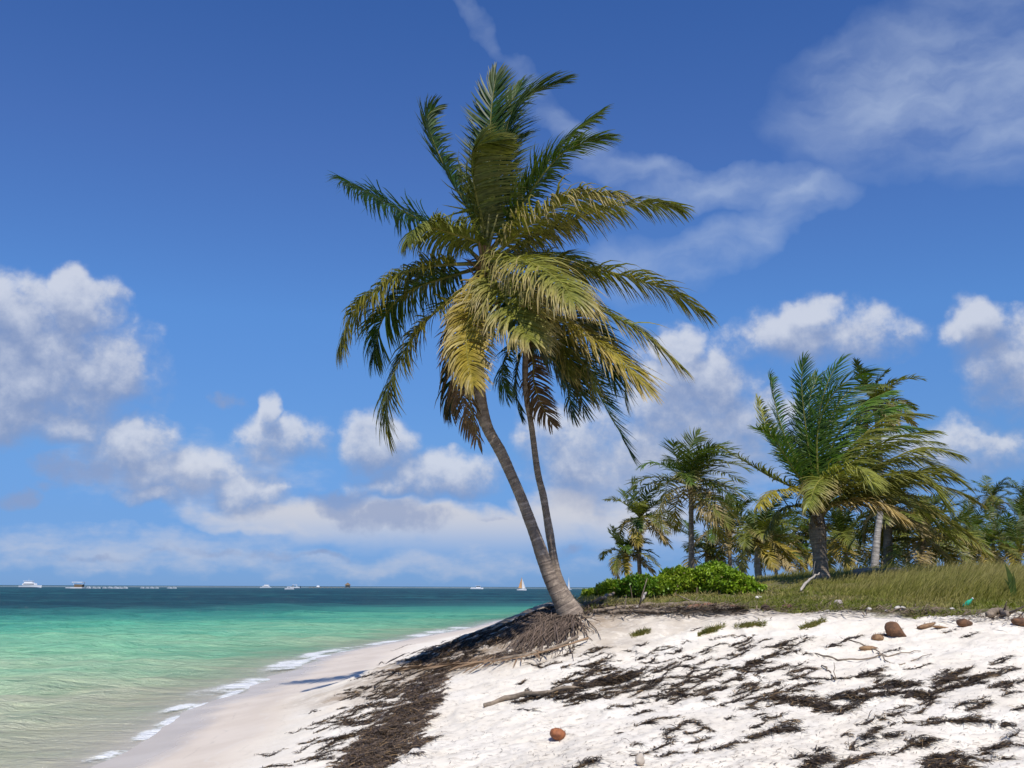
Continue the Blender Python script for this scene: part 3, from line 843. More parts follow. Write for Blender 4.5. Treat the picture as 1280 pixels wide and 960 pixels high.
# ------------------------------------------------------------------ the big short palm in the grass
YB = 30.0
b0 = ground([1026], [726], 20, 60)[0]
YB = b0[1]
big = empty('coconut_palm', b0, 'broad short coconut palm with huge windswept fronds and stout dark trunk in the grass', 'palm tree')
cb = P(1022, 650, YB)
trunk('trunk', [b0 - [0, 0, .3], P(1026, 714, YB), P(1024.5, 690, YB), P(1022, 664, YB), P(1022, 640, YB)], [w * YB / FPX for w in (28, 19, 17, 21, 15)], M_TRUNKD, big, .1, 14, flare=.15)
crown_fibre(big, P(1022, 650, YB), .24, .5, 80, col=(.19, .135, .08))
WB = np.array([.26, .04, .0])
BIG = [
    ([(1008, 612), (990, 583), (966, 547), (948, 536)], -.6, GREEN * 1.1, dict(droop=.08)),
    ([(1010, 606), (981, 545), (969, 505), (963, 470)], .8, DEEP * 1.2, dict(droop=.04, Lmax=.8)),
    ([(1012, 604), (972, 560), (955, 525), (948, 500)], 1.2, LIME, dict(droop=.06, Lmax=.7)),
    ([(1016, 598), (1006, 525), (1002, 480), (1004, 450)], -.2, DEEP * 1.2, dict(droop=.03, Lmax=.7, wind=np.array([.12, 0, 0]))),
    ([(1020, 591), (1024, 520), (1036, 475), (1051, 450)], .3, DEEP * 1.3, dict(droop=.03, Lmax=1.0)),
    ([(1022, 595), (1022, 540), (1036, 500), (1062, 474), (1087, 463)], -1.2, GREEN, dict(droop=.05, Lmax=1.05)),
    ([(1026, 590), (1036, 530), (1060, 490), (1090, 480)], 1.4, DEEP, dict(droop=.05, Lmax=1.0)),
    ([(1036, 602), (1050, 575), (1078, 545), (1112, 520), (1152, 519)], -.6, LIME * .75, dict(droop=.12, Lmax=1.0)),
    ([(1040, 606), (1062, 582), (1096, 558), (1126, 545), (1164, 538)], -1.8, OLIVE, dict(droop=.14, Lmax=1.0)),
    ([(1040, 612), (1078, 592), (1114, 574), (1156, 559), (1198, 568)], -.8, LIME * .9, dict(droop=.2, Lmax=1.0)),
    ([(1044, 618), (1090, 610), (1130, 596), (1172, 585), (1203, 604)], -2.0, LIME * .8, dict(droop=.22, Lmax=1.0)),
    ([(1044, 626), (1094, 613), (1146, 603), (1188, 611), (1220, 628)], -.2, OLIVE, dict(droop=.22, Lmax=.95, tip=STRAW)),
    ([(1044, 626), (1078, 618), (1122, 616), (1166, 638), (1212, 672)], -1.6, LIME, dict(droop=.26, Lmax=1.0, tip=STRAW)),
    ([(1032, 604), (1052, 588), (1074, 586), (1090, 604)], -3.2, LIME, dict(droop=.3, Lmax=.9)),
    ([(1028, 610), (1030, 598), (1020, 606), (1010, 634)], -2.6, OLIVE * 1.1, dict(droop=.3, Lmax=.75, tip=STRAW)),
    ([(1008, 618), (984, 612), (962, 617), (948, 632)], -1.5, YELLOW * .55 + OLIVE * .4, dict(droop=.26, Lmax=.75)),
    ([(1005, 618), (960, 594), (925, 573), (902, 560)], .3, OLIVE, dict(droop=.14, Lmax=.75)),
    ([(1044, 630), (1076, 626), (1104, 630), (1130, 650)], -1.8, STRAW * .9, dict(droop=.3, Lmax=.75, tip=STRAW)),
    ([(1004, 634), (984, 634), (968, 646), (956, 668)], .4, OLIVE * .8, dict(droop=.22, Lmax=.7)),
    ([(1046, 624), (1098, 602), (1150, 590), (1196, 600)], 1.5, OLIVE * .8, dict(droop=.2, Lmax=1.0)),
    ([(1040, 596), (1070, 560), (1110, 535), (1150, 535)], 1.8, GREEN * 1.1, dict(droop=.14, Lmax=1.0)),
    ([(1046, 628), (1100, 622), (1155, 640), (1195, 680)], 1.0, OLIVE * .9, dict(droop=.24, Lmax=1.0, tip=STRAW)),
    ([(1012, 600), (996, 570), (985, 550), (972, 545)], 1.8, DEEP, dict(droop=.08)),
    ([(1040, 608), (1080, 575), (1120, 552), (1168, 552)], .6, OLIVE * .9, dict(droop=.18, Lmax=1.1)),
    ([(1042, 612), (1090, 586), (1140, 572), (1186, 588)], 1.2, LIME * .7, dict(droop=.2, Lmax=1.1)),
    ([(1034, 596), (1056, 552), (1086, 520), (1124, 506)], .8, GREEN * 1.2, dict(droop=.12, Lmax=1.1)),
    ([(1030, 592), (1046, 545), (1074, 508), (1108, 490)], .2, GREEN * 1.2, dict(droop=.10, Lmax=1.05)),
    ([(1040, 618), (1080, 604), (1124, 590), (1160, 600), (1180, 630)], -2.6, LIME * .85, dict(droop=.24, Lmax=1.05)),
    ([(1042, 628), (1080, 632), (1130, 650), (1176, 690)], -.8, STRAW * .75, dict(droop=.26, Lmax=.9, tip=STRAW)),
    ([(1018, 594), (1012, 545), (1012, 500), (1022, 470)], 1.0, DEEP * 1.1, dict(droop=.03)),
]
for i, (pts, dt, c, kw) in enumerate(BIG):
    c = np.asarray(c) * (1.5 if c[0] < .1 else 1.2)
    kw = dict(dict(nleaf=96, wid=.038, wind=WB, Lmax=.9, r0=.06, petiole=.2, segs=4), **kw)
    kw['Lmax'] *= 1.1
    if pts[-1][0] > 1060: kw.setdefault('comb', (.30, 0, -.12))
    if pts[-1][0] < 1000: kw['Lmax'] *= .85
    if kw.get('droop', .2) > .1: kw['droop'] *= 1.3
    frond(px_frond((pts, dt), YB, cb), c, rng=np.random.default_rng(500 + i), **kw).build('frond', M_LEAF, big, smooth=False)


# ------------------------------------------------------------------ the grove behind
def grove_palm(px, base_py, crown_py, D, label, seed, nfr=20, L=3.6, lean=0.0, tw=.26, bark=None, nleaf=44, wind=1.0, group='coconut palms in the grove behind the beach', wid=.07, dry=.45, sheath=True):
    rng = np.random.default_rng(seed)
    x, y = P(px + lean, base_py, D)[:2]
    bz = float(H(np.array([x]), np.array([y]))[0])
    loc = np.array([x, y, bz])
    t = empty('coconut_palm', loc, label, 'palm tree', group)
    c = P(px, crown_py, D)
    if c[2] < bz + .5: c[2] = bz + .5
    mid = (loc + c) / 2 + [rng.normal(0, .12) - .03 * lean, 0, 0]
    trunk('trunk', [loc - [0, 0, .2], loc + (mid - loc) * .4, mid, c], [tw * 1.3, tw * .9, tw * .8, tw * .65], bark or M_TRUNKD, t, .2, 9, n=40)
    crown_fibre(t, c, tw * .75, .4, 30, rng)
    for i in range(nfr):
        age = (i + .5) / nfr
        az = i * 2.39996 + rng.normal(0, .35)
        el = math.radians(np.interp(age, [0, .3, .65, 1], [74, 44, 8, -32])) + rng.normal(0, .16)
        d = np.array([math.cos(az) * math.cos(el), math.sin(az) * math.cos(el), math.sin(el)])
        Lf = L * rng.uniform(.78, 1.15) * np.interp(age, [0, .2, 1], [.8, 1, .85])
        pts = [c]; p = c.copy()
        g = np.interp(age, [0, .4, 1], [.16, .30, .36])
        for k in range(6):
            p = p + d * Lf / 6; pts.append(p.copy())
            d = d + np.array([.17 * wind, .02, -g]) * (.5 + k * .16); d /= np.linalg.norm(d)
        q = rng.random()
        if age < .3: col = (DEEP * .75 + OLIVE * .25) * rng.uniform(.9, 1.35)
        elif age < .75: col = (GREEN * 1.2 if q < .4 else OLIVE) * rng.uniform(.85, 1.25)
        else: col = (YELLOW * .85 if q < .5 else STRAW * .85) if rng.random() < dry * 2 else OLIVE
        tip = STRAW * .8 if age > .55 else None
        frond(pts, np.asarray(col), nleaf, L * .27, wid, np.array([.26 * wind, .02, 0]), np.interp(age, [0, .4, 1], [.08, .3, .42]), .2, rng, tip, r0=.04, m=9, segs=2, petiole=.15).build('frond', M_LEAF, t, smooth=False)
    return t


GROVE = [
    # px, base, crown, D, label, kw
    (864, 716, 607, 52, 'tall palm with bare dark trunk rising above the green bush', dict(L=4.0, nfr=26, tw=.36, lean=0)),
    (801, 722, 648, 60, 'yellowing palm with drooping golden fronds at left end of the grove behind the bush', dict(L=2.7, nfr=22, dry=.6, tw=.3)),
    (783, 722, 692, 60, 'low dark palm nearest the sea at the left edge of the grove', dict(L=2.3, nfr=18, tw=.28, dry=.5)),
    (912, 716, 664, 60, 'mid height palm with thin trunk right of the tall palm above the bush', dict(L=3.0, nfr=20, dry=.5, tw=.28)),
    (884, 714, 690, 62, 'low spreading palm half hidden behind the green bush', dict(L=3.0, nfr=16)),
    (950, 718, 672, 48, 'palm with short pale trunk and orange dry fronds left of the broad short palm', dict(L=2.7, nfr=20, dry=.8, tw=.34, bark=M_TRUNKP)),
    (1095, 720, 505, 40, 'tallest grove palm with pale trunk, its crown showing above the broad short palm', dict(L=2.0, nfr=18, lean=-4, tw=.30, bark=M_TRUNKP, dry=.2)),
    (1110, 712, 634, 44, 'palm with thick dark trunk standing just right of the pale trunk', dict(L=2.8, nfr=20, tw=.5, dry=.7)),
    (1055, 716, 672, 52, 'low green palm seen behind the trunk of the broad short palm', dict(L=3.2, nfr=18)),
    (1154, 712, 674, 44, 'wide low palm with fronds nearly touching the grass right of the dark trunk', dict(L=3.4, nfr=22, dry=.4)),
    (1241, 708, 622, 112, 'upright palm against the sky near the right edge of the photo', dict(L=3.4, nfr=20, tw=.3)),
    (1282, 708, 652, 84, 'palm with drooping golden fronds cut by the right edge of the photo', dict(L=3.0, nfr=20, dry=.8)),
    (1284, 706, 622, 108, 'distant palm against the sky at the very right edge of the photo', dict(L=3.2, nfr=20)),
    (1206, 710, 680, 86, 'bushy low palm between the broad short palm and the upright right palm', dict(L=3.2, nfr=20, dry=.5)),
    (1000, 710, 686, 84, 'small distant palm seen through the gap left of the stout dark trunk', dict(L=3.0, nfr=18)),
    (972, 712, 690, 78, 'small distant palm behind the pale trunk with orange fronds', dict(L=3.0, nfr=18)),
    (1232, 712, 686, 76, 'shaggy low palm in front of the upright palm near right edge', dict(L=2.8, nfr=20, dry=.6)),
    (1262, 708, 682, 88, 'dark low palm at the foot of the palms cut by the right edge', dict(L=3.2, nfr=20)),
]
for i, (px, bp, cpy, D, lab, kw) in enumerate(GROVE):
    grove_palm(px, bp, cpy, D, lab, 900 + i, **kw)
fr_ = np.random.default_rng(77)
for i in range(12):
    px = 940 + i * 31 + fr_.uniform(-9, 9)
    grove_palm(px, 712, fr_.uniform(664, 690), fr_.uniform(72, 105), 'small shaded palm in the dense back row of the grove, trunk in shadow', 1000 + i, nfr=15, L=3.6, nleaf=22, wid=.11,
               group='palms in the dense back row of the grove', dry=.4)


# ------------------------------------------------------------------ shrubs
def shrub(lobes, D, label, seed, n=6500, cols=((.11, .22, .016), (.27, .36, .03)), leaf=.066):
    rng = np.random.default_rng(seed)
    cx = np.mean([l[0] for l in lobes])
    x, y = P(cx, 745, D)[:2]
    loc = np.array([x, y, float(H(np.array([x]), np.array([y]))[0])])
    t = empty('green_shrub', loc, label, 'shrub', 'low green shrubs in front of the grove')
    ps = []; stems = Acc()
    for (a, c, rx, ry, w) in lobes:
        cc = P(a, c, D + rng.uniform(-.5, .5)); k = int(n * w)
        v = unit(rng.normal(0, 1, (k, 3))); rad = rng.uniform(.55, 1.0, (k, 1)) ** .6
        R3 = np.array([rx * D / FPX, rx * D / FPX * .8, ry * D / FPX])
        lump = 1 + .32 * fbm(v[:, 0] * 3 + seed, v[:, 2] * 3 + v[:, 1] * 2, seed, 3)
        q = cc + v * rad * R3 * lump[:, None]
        ps.append(q)
        for _ in range(int(26 * w + 4)):
            e = q[rng.integers(k)]
            s0 = np.array([cc[0] + rng.normal(0, .25), cc[1] + rng.normal(0, .2), loc[2] - .1])
            sp, _ = spline([s0, (s0 + e) / 2 + [0, 0, .1], e], 6)
            V, Q, _t = tube(sp, np.linspace(.018, .005, 6), 4, cap=False)
            stems.add(V, Q, None, np.array([.16, .12, .08]) * rng.uniform(.6, 1.4))
    q = np.concatenate(ps)
    gz = H(q[:, 0], q[:, 1]); q = q[q[:, 2] > gz + .02]
    k = len(q)
    d = unit(rng.normal(0, 1, (k, 3)) + [0.2, -.35, .55])
    W = unit(np.cross(d, rng.normal(0, 1, (k, 3)) + [0, .3, 1.2]))
    mixv = rng.random((k, 1))
    clump = np.clip(.5 + 1.3 * fbm(q[:, 0] * 2.2, q[:, 2] * 2.2 + q[:, 1], seed + 3, 3), 0, 1)[:, None]
    col = np.array(cols[0]) * (1 - clump) + np.array(cols[1]) * clump
    col = col * (.7 + .6 * mixv)
    yl = rng.random((k, 1)) < .05
    col = np.where(yl, np.array([.25, .22, .05]), col)
    V, Q, c = blades(q, d, None, leaf * rng.uniform(.7, 1.3, k), leaf * .75 * rng.uniform(.7, 1.2, k), np.tile([0, 0, -.2], (k, 1)), col, col * 1.05, 2, rng, W, .25)
    mk('foliage', V, Q, M_BUSH, t, col=c, smooth=False)
    stems.build('stems', M_FIBRE, t)


shrub([(775, 737, 30, 12, .6), (800, 733, 26, 14, .5), (745, 743, 18, 7, .25)], 24.0, 'lower left part of the green shrubs, yellowish and straggly, reaching toward the leaning palm', 1)
shrub([(850, 726, 28, 17, .8), (828, 734, 24, 14, .5), (868, 735, 25, 13, .5)], 24.5, 'middle green shrub below the tall bare trunked palm', 2)
shrub([(893, 722, 27, 19, .9), (912, 730, 28, 16, .7), (936, 737, 20, 10, .4)], 24.5, 'brightest and highest green shrub at the right end of the shrub row', 3, cols=((.12, .25, .015), (.27, .38, .03)))
shrub([(985, 761, 5, 3, .05), (1003, 759, 9, 4, .1), (1162, 764, 12, 4, .16), (1148, 766, 8, 3, .08)][2:], 17.6, 'small dark green creeper tuft on the crest near the white stones', 4, n=2200, cols=((.05, .10, .012), (.08, .14, .015)), leaf=.06)


# ------------------------------------------------------------------ grass
def scatter(n, x0, x1, y0, y1, rng, power=1.6):
    y = y0 * (y1 / y0) ** (rng.random(n) ** power)
    x = rng.uniform(-1, 1, n) * (y * .60)
    ok = (x > x0) & (x < x1)
    return x[ok], y[ok]


gr = np.random.default_rng(21)
x, y = scatter(210000, 3.0, 40, 18.6, 62, gr, 1.3)
hgt = .78 * sstep(4.5, 9.5, x - (y - 20) * .10) * sstep(-.2, 1.6, y - (19.6 + 3.2 * sstep(8.5, 5.2, x))) + .12
pxv = 640 + x / y * FPX
hgt *= np.where(y < 33, np.interp(pxv, [940, 1000, 1050, 1110, 1200], [.3, .38, .45, .85, 1]), .75)
hgt *= .75 + .5 * vnoise(x * .8, y * .8, 91)
hgt *= .58
zb = base_h(x, y)
dn = vnoise(x * 1.6, y * 1.6, 93)
ok = (hgt > .10) & (zb > 1.9) & (dn > .12)
x, y, hgt = x[ok], y[ok], hgt[ok]
z = H(x, y)
n = len(x)
d = unit(np.stack([gr.normal(.22, .28, n), gr.normal(0, .28, n), np.ones(n)], -1))
hue = np.clip(vnoise(x * .5, y * .5, 95) * 1.3 - .15 + gr.normal(0, .2, n), 0, 1)[:, None]
col = np.array([.155, .17, .02]) * (1 - hue) + np.array([.26, .23, .055]) * hue
tipc = np.array([.29, .26, .075]) * (1 - hue) + np.array([.40, .33, .15]) * hue
A = gr.uniform(0, 6.28, n)
wd = np.stack([np.cos(A) * .8 + .3, np.sin(A) * .6, 0 * A], -1)
V, Q, c = blades(np.stack([x, y, z - .02], -1), d, None, hgt * gr.uniform(.55, 1.25, n), gr.uniform(.006, .013, n) * np.interp(y, [18, 60], [1, 2.6]), np.tile([.26, .0, -.07], (n, 1)), col, tipc, 3, gr, wd)
o = mk('tall_grass', V, Q, M_GRASS, None, col=c, smooth=False)
tag(o, 'tall dry olive grass bending in the wind on the flat behind the beach', 'grass', kind='stuff')

x, y = scatter(190000, 1.2, 30, 15.8, 34, gr, 1.1)
dy = y - crest_y(x)
dn = fbm(x * 1.0, y * 1.0, 97, 4)
ok = (dy > -.1 + -1.1 * fbm(x * 1.1, y * 1.1, 71, 4)) & (dn > -.28 + .3 * sstep(1.2, 0, dy)) & (base_h(x, y) > 1.7) & (gr.random(len(x)) < .6)
x, y = x[ok], y[ok]; n = len(x)
z = H(x, y)
d = unit(np.stack([gr.normal(.1, .6, n), gr.normal(0, .6, n), np.ones(n) * .8], -1))
hue = np.clip(vnoise(x * .9, y * .9, 99) * 1.4 - .2 + gr.normal(0, .2, n), 0, 1)[:, None]
col = np.array([.16, .185, .024]) * (1 - hue) + np.array([.34, .28, .11]) * hue
V, Q, c = blades(np.stack([x, y, z - .01], -1), d, None, gr.uniform(.05, .17, n), gr.uniform(.010, .022, n), np.tile([.1, 0, -.25], (n, 1)), col, col * 1.15, 2, gr)
o = mk('ground_cover', V, Q, M_GRASS, None, col=c, smooth=False)
tag(o, 'short patchy creeping grass along the top of the sand bank', 'ground cover', kind='stuff')
# little tufts rooted on the slope
for px, py, lab, wpx in [(888, 788, 'small green grass tuft on the sand slope below the bank, left of two', 11), (936, 782, 'flat green grass tuft high on the sand slope, middle of the slope tufts', 12),
                         (800, 792, 'sparse grass tuft on the slope right of the palm roots', 7), (1015, 781, 'flat straw coloured tuft just under the bank edge', 10)]:
    n = 800
    tx = wpx * np.clip(gr.normal(0, .8, n), -1.5, 1.5)
    g = ground(px + tx, py - tx * (.32 if wpx < 12 else .12) + np.clip(gr.normal(0, 1.0 + .8 * vnoise(tx * .3, tx * 0 + px, 5), n), -2.6, 2.6), 8, 30, 260)
    d = unit(np.stack([gr.normal(.3, .5, n), gr.normal(-.3, .5, n), gr.uniform(.2, 1, n)], -1))
    hue = gr.random((n, 1)); col = np.array([.11, .14, .02]) * (1 - hue) + np.array([.24, .19, .07]) * hue
    V, Q, c = blades(g - [0, 0, .01], d, None, gr.uniform(.03, .11, n), gr.uniform(.006, .012, n), np.tile([.1, 0, -.3], (n, 1)), col, col * 1.2, 2, gr)
    o = mk('grass_tuft', V, Q, M_GRASS, None, col=c, smooth=False, origin=g.mean(0))
    tag(o, lab, 'grass tuft', 'grass tufts on the sand slope')


# ------------------------------------------------------------------ seaweed on the sand
WCOL = np.array([.036, .027, .022])
wr = np.random.default_rng(33)


def weed_patch(acc, strokes, hmax=.05, fib=1.0, mound=True, fade=1.0):
    """strokes: list of (pixel polyline, half width in pixels); mounds of dark fibre hugging the sand"""
    for pts, hw in strokes:
        pts = np.array(pts, float)
        s = np.concatenate([[0], np.cumsum(np.hypot(*np.diff(pts, axis=0).T))])
        m = max(5, int(s[-1] / 4))
        u = np.linspace(0, s[-1], m)
        cx = np.interp(u, s, pts[:, 0]) ; cyy = np.interp(u, s, pts[:, 1])
        cyy = cyy + fbm(u * .06 + wr.uniform(0, 99), u * 0, int(wr.integers(999)), 3) * hw * .8
        g = ground(cx, cyy, 5, 40, 260)
        T = unit(np.gradient(g, axis=0)); Sd = unit(np.cross(T, [0, 0, 1.]))
        depth = g[:, 1]
        wm = hw * depth / FPX * 1.0      # foreshortened: wider on the ground than in the picture
        prof = np.sin(np.linspace(.06, math.pi - .06, m) ** 1.0) ** .85
        wm = np.maximum(wm, .018) * prof * (1 + .55 * fbm(u * .09 + wr.uniform(0, 99), u * 0 + 4, int(wr.integers(999)), 3))
        if mound:
            offs = np.array([-1, -.6, -.15, .35, .75, 1.0]); hp = np.array([-.25, .55, 1, .85, .45, -.25])
            rows = []
            for o_, h_ in zip(offs, hp):
                jit = 1 + .35 * wr.normal(0, .5, m)
                x = g[:, 0] + Sd[:, 0] * wm * o_ * jit; y = g[:, 1] + Sd[:, 1] * wm * o_ * jit
                z = H(x, y) + (hmax * h_ * np.minimum(1, wm / .12) * (.6 + .8 * wr.random(m)) if h_ > 0 else -.02)
                rows.append(np.stack([x, y, z], -1))
            V = np.stack(rows, 1).reshape(-1, 3); k = len(offs)
            i = np.arange(m - 1)[:, None] * k + np.arange(k - 1)[None, :]
            Q = np.stack([i, i + 1, i + k + 1, i + k], -1).reshape(-1, 4)
            acc.add(V, Q, None, WCOL * fade * wr.uniform(.6, 1.25, (len(V), 1)))
        nf = int(fib * s[-1] * (1.0 + hw * .6))
        k = wr.integers(0, m, nf); lat = wr.normal(0, .62, nf)
        x = g[k, 0] + Sd[k, 0] * wm[k] * lat + wr.normal(0, .014, nf); y = g[k, 1] + Sd[k, 1] * wm[k] * lat + wr.normal(0, .014, nf)
        z = H(x, y) + hmax * np.clip(1 - np.abs(lat), 0, 1) * .9 * np.minimum(1, wm[k] / .12) + .006
        A = wr.normal(0, .9, nf)
        d = T[k] * np.cos(A)[:, None] + Sd[k] * np.sin(A)[:, None] + np.array([0, 0, 1]) * wr.uniform(-.02, .35, nf)[:, None]
        tone = wr.random((nf, 1)) ** 5
        col = (WCOL * fade * (1 - tone) + np.array([.30, .19, .085]) * tone) * wr.uniform(.6, 1.4, (nf, 1))
        V, Q, c = blades(np.stack([x, y, z], -1), d, np.array([0, 0, 1.]), wr.uniform(.02, .11, nf) * (1 + (wr.random(nf) < .06) * 1.2), wr.uniform(.004, .010, nf), np.tile([0, 0, -.25], (nf, 1)), col, col, 3, wr, unit(np.cross(d, wr.normal(0, .35, (nf, 3)) + [0, 0, 1.])), .4)
        acc.add(V, Q, None, c)


def fill(strokes, sp=31):
    out = []
    for pts, hw in strokes:
        if hw < 4: out.append((pts, hw)); continue
        pts = np.array(pts, float); s = np.concatenate([[0], np.cumsum(np.hypot(*np.diff(pts, axis=0).T))])
        n = int(s[-1] * hw / sp)
        for _ in range(n):
            u = wr.uniform(0, s[-1]); cx = np.interp(u, s, pts[:, 0]); cy_ = np.interp(u, s, pts[:, 1])
            edge = min(1, 4 * min(u, s[-1] - u) / s[-1] + .35)
            cx += np.clip(wr.normal(0, .5), -1, 1) * hw * edge; cy_ += np.clip(wr.normal(0, .45), -1, 1) * hw * .55 * edge
            L_ = wr.uniform(8, 26); sl = -wr.uniform(.1, .5)
            out.append(([(cx - L_ / 2, cy_ - sl * L_ / 2), (cx, cy_ + wr.normal(0, 1)), (cx + L_ / 2, cy_ + sl * L_ / 2)], wr.uniform(1.6, 4.2)))
    return out


def weed_thing(label, strokes, sp=31, **kw):
    a = Acc(); weed_patch(a, fill(strokes, sp), **kw)
    V = np.concatenate(a.V)
    o = a.build('seaweed_mat', M_WEED, None, smooth=False, origin=V.mean(0))
    tag(o, label, 'seaweed', 'mats of dried seaweed on the sand')


weed_thing('broad dark band of dried seaweed running up the middle of the beach toward the palm',
           [([(440, 958), (470, 925), (500, 890), (520, 866), (545, 848)], 26), ([(470, 962), (492, 930), (512, 900), (530, 876)], 22), ([(500, 905), (530, 880), (545, 872)], 10),
            ([(520, 850), (560, 836), (600, 826), (650, 818)], 7), ([(430, 975), (452, 945), (478, 912)], 16), ([(505, 945), (520, 930), (535, 925)], 6)], sp=17, fade=2.3, hmax=.06, fib=1.7)
weed_thing('widest forked seaweed mat on the right part of the sand slope',
           [([(968, 873), (1000, 876), (1030, 876), (1060, 868), (1090, 860)], 6), ([(1000, 878), (1030, 884), (1050, 892), (1070, 880)], 8), ([(1075, 845), (1100, 840), (1120, 842)], 5),
            ([(1088, 858), (1120, 853), (1145, 860)], 7), ([(1060, 876), (1100, 870), (1130, 864), (1160, 870)], 6), ([(1140, 870), (1160, 872), (1168, 884)], 4)], hmax=.07, fib=1.7)
weed_thing('dark triangular seaweed mat right of the widest forked mat',
           [([(1168, 860), (1185, 846), (1205, 838)], 5), ([(1165, 866), (1190, 860), (1215, 852), (1238, 842)], 6), ([(1178, 852), (1200, 848), (1210, 845)], 8)], hmax=.07, fib=1.7)
weed_thing('dark seaweed clump touching the bottom edge, right of the slanted clump', [([(1155, 955), (1185, 948), (1210, 952)], 10), ([(1160, 962), (1190, 958), (1210, 966)], 10)], hmax=.09, fib=1.7)
weed_thing('slanted elongated seaweed clump at the bottom edge left of the round dark clump', [([(1050, 960), (1075, 948), (1098, 942)], 6)], hmax=.08, fib=1.7)
weed_thing('compact dark seaweed clump at the bottom edge of the sand', [([(1008, 962), (1022, 950), (1034, 948)], 9)], hmax=.09, fib=1.7)
weed_thing('small rounded seaweed clump above the bottom right clumps', [([(1140, 936), (1152, 928), (1160, 930)], 5)], hmax=.06, fib=2)
weed_thing('dark stain of seaweed in the shade left of the palm roots', [([(520, 832), (560, 818), (600, 804), (640, 796)], 9), ([(540, 836), (575, 824), (600, 818)], 7), ([(560, 812), (600, 797), (640, 783)], 5)], hmax=.05, fib=2)
weed_thing('long straggling seaweed strip below the palm roots with a stick beside it', [([(690, 868), (720, 860), (750, 852), (790, 848)], 7), ([(735, 856), (770, 850), (800, 840)], 8), ([(640, 878), (670, 872), (700, 864)], 4)], hmax=.06, fib=2)

acc = Acc()
# left wrack line streaks hugging the tide mark
st = []
for i in range(230):
    t = wr.random()
    bx = np.interp(t, [0, .35, .7, 1], [395, 455, 520, 610]); by = np.interp(t, [0, .35, .7, 1], [955, 880, 835, 792])
    bx += wr.normal(0, 30) * (1 - t * .6); by += wr.normal(0, 7)
    L_ = wr.uniform(8, 36) * (1 - .3 * t); sl = -wr.uniform(.1, .5)
    st.append(([(bx - L_ / 2, by - sl * L_ / 2), (bx, by + wr.normal(0, 2)), (bx + L_ / 2, by + sl * L_ / 2)], wr.uniform(.8, 2.8) * (1 - .35 * t)))
for i in range(90):
    t = wr.random(); bx = np.interp(t, [0, .35, .75, 1], [505, 565, 650, 688]) + wr.normal(0, 6); by = np.interp(t, [0, .35, .75, 1], [823, 803, 775, 758]) + abs(wr.normal(1, 8))
    L_ = wr.uniform(8, 36); sl = -wr.uniform(.2, .5)
    st.append(([(bx - L_ / 2, by - sl * L_ / 2), (bx, by), (bx + L_ / 2, by + sl * L_ / 2)], wr.uniform(.8, 3.0)))
weed_patch(acc, st, .045, 1.5)
# slope streaks (the upper-middle band is thick with them)
st = []
for i in range(125):
    bx = wr.uniform(690, 1010); by = 800 + wr.beta(1.6, 1.8) * 85 - (bx - 850) * .06
    L_ = wr.uniform(9, 40) * (.6 + (by - 770) / 160); sl = -wr.uniform(.08, .5)
    st.append(([(bx - L_ / 2, by - sl * L_ / 2), (bx, by + wr.normal(0, 2.5)), (bx + L_ / 2, by + sl * L_ / 2)], (.9 + 3.6 * wr.random() ** 1.7) * (.8 + .4 * (by - 800) / 80)))
for i in range(135):
    bx = wr.uniform(640, 1285); by = wr.uniform(785, 955)
    if bx < 780 and by > 880 and wr.random() < .6: continue
    L_ = wr.uniform(6, 30); sl = -wr.uniform(.0, .45)
    st.append(([(bx - L_ / 2, by - sl * L_ / 2), (bx, by + wr.normal(0, 2)), (bx + L_ / 2, by + sl * L_ / 2)], (.6 + 3.2 * wr.random() ** 2)))
for p_ in [([(830, 920), (855, 905), (872, 903)], 3), ([(872, 905), (890, 915)], 3), ([(930, 925), (960, 915), (1000, 912)], 4), ([(1085, 918), (1100, 908), (1110, 893)], 4), ([(1245, 845), (1275, 836)], 4),
           ([(1205, 855), (1240, 842)], 3.5), ([(1240, 858), (1275, 856)], 4), ([(915, 840), (950, 824), (985, 815)], 4), ([(880, 868), (905, 856), (930, 846)], 5), ([(840, 858), (880, 850)], 3), ([(1240, 935), (1285, 930)], 4), ([(1150, 908), (1200, 900), (1240, 904)], 3),
           ([(720, 958), (745, 952)], 4), ([(826, 946), (848, 940)], 3), ([(980, 845), (1040, 850), (1110, 845)], 1.6)]:
    st.append(p_)
weed_patch(acc, fill(st), .05, 1.6)
# loose single strands everywhere on the sand
n = 7000
g = ground(wr.uniform(420, 1300, n), 775 + 195 * wr.random(n) ** .8, 6, 30, 240)
ok = (g[:, 2] > .6)
g = g[ok]; n = len(g)
A = wr.normal(.4, .7, n); d = np.stack([np.cos(A), np.sin(A), wr.uniform(0, .25, n)], -1)
tone = wr.random((n, 1)); col = WCOL * 1.2 * (1 - tone) + np.array([.30, .22, .14]) * tone
V, Q, c = blades(g + [0, 0, .008], d, np.array([0, 0, 1.]), wr.uniform(.02, .13, n), wr.uniform(.003, .007, n), np.stack([wr.normal(0, .25, n), wr.normal(0, .25, n), np.full(n, -.15)], -1), col, col, 3, wr)
acc.add(V, Q, None, c)
o = acc.build('seaweed_litter', M_WEED, None, smooth=False)
tag(o, 'dark streaks and loose strands of dried seaweed scattered over the sand', 'seaweed litter', kind='stuff')


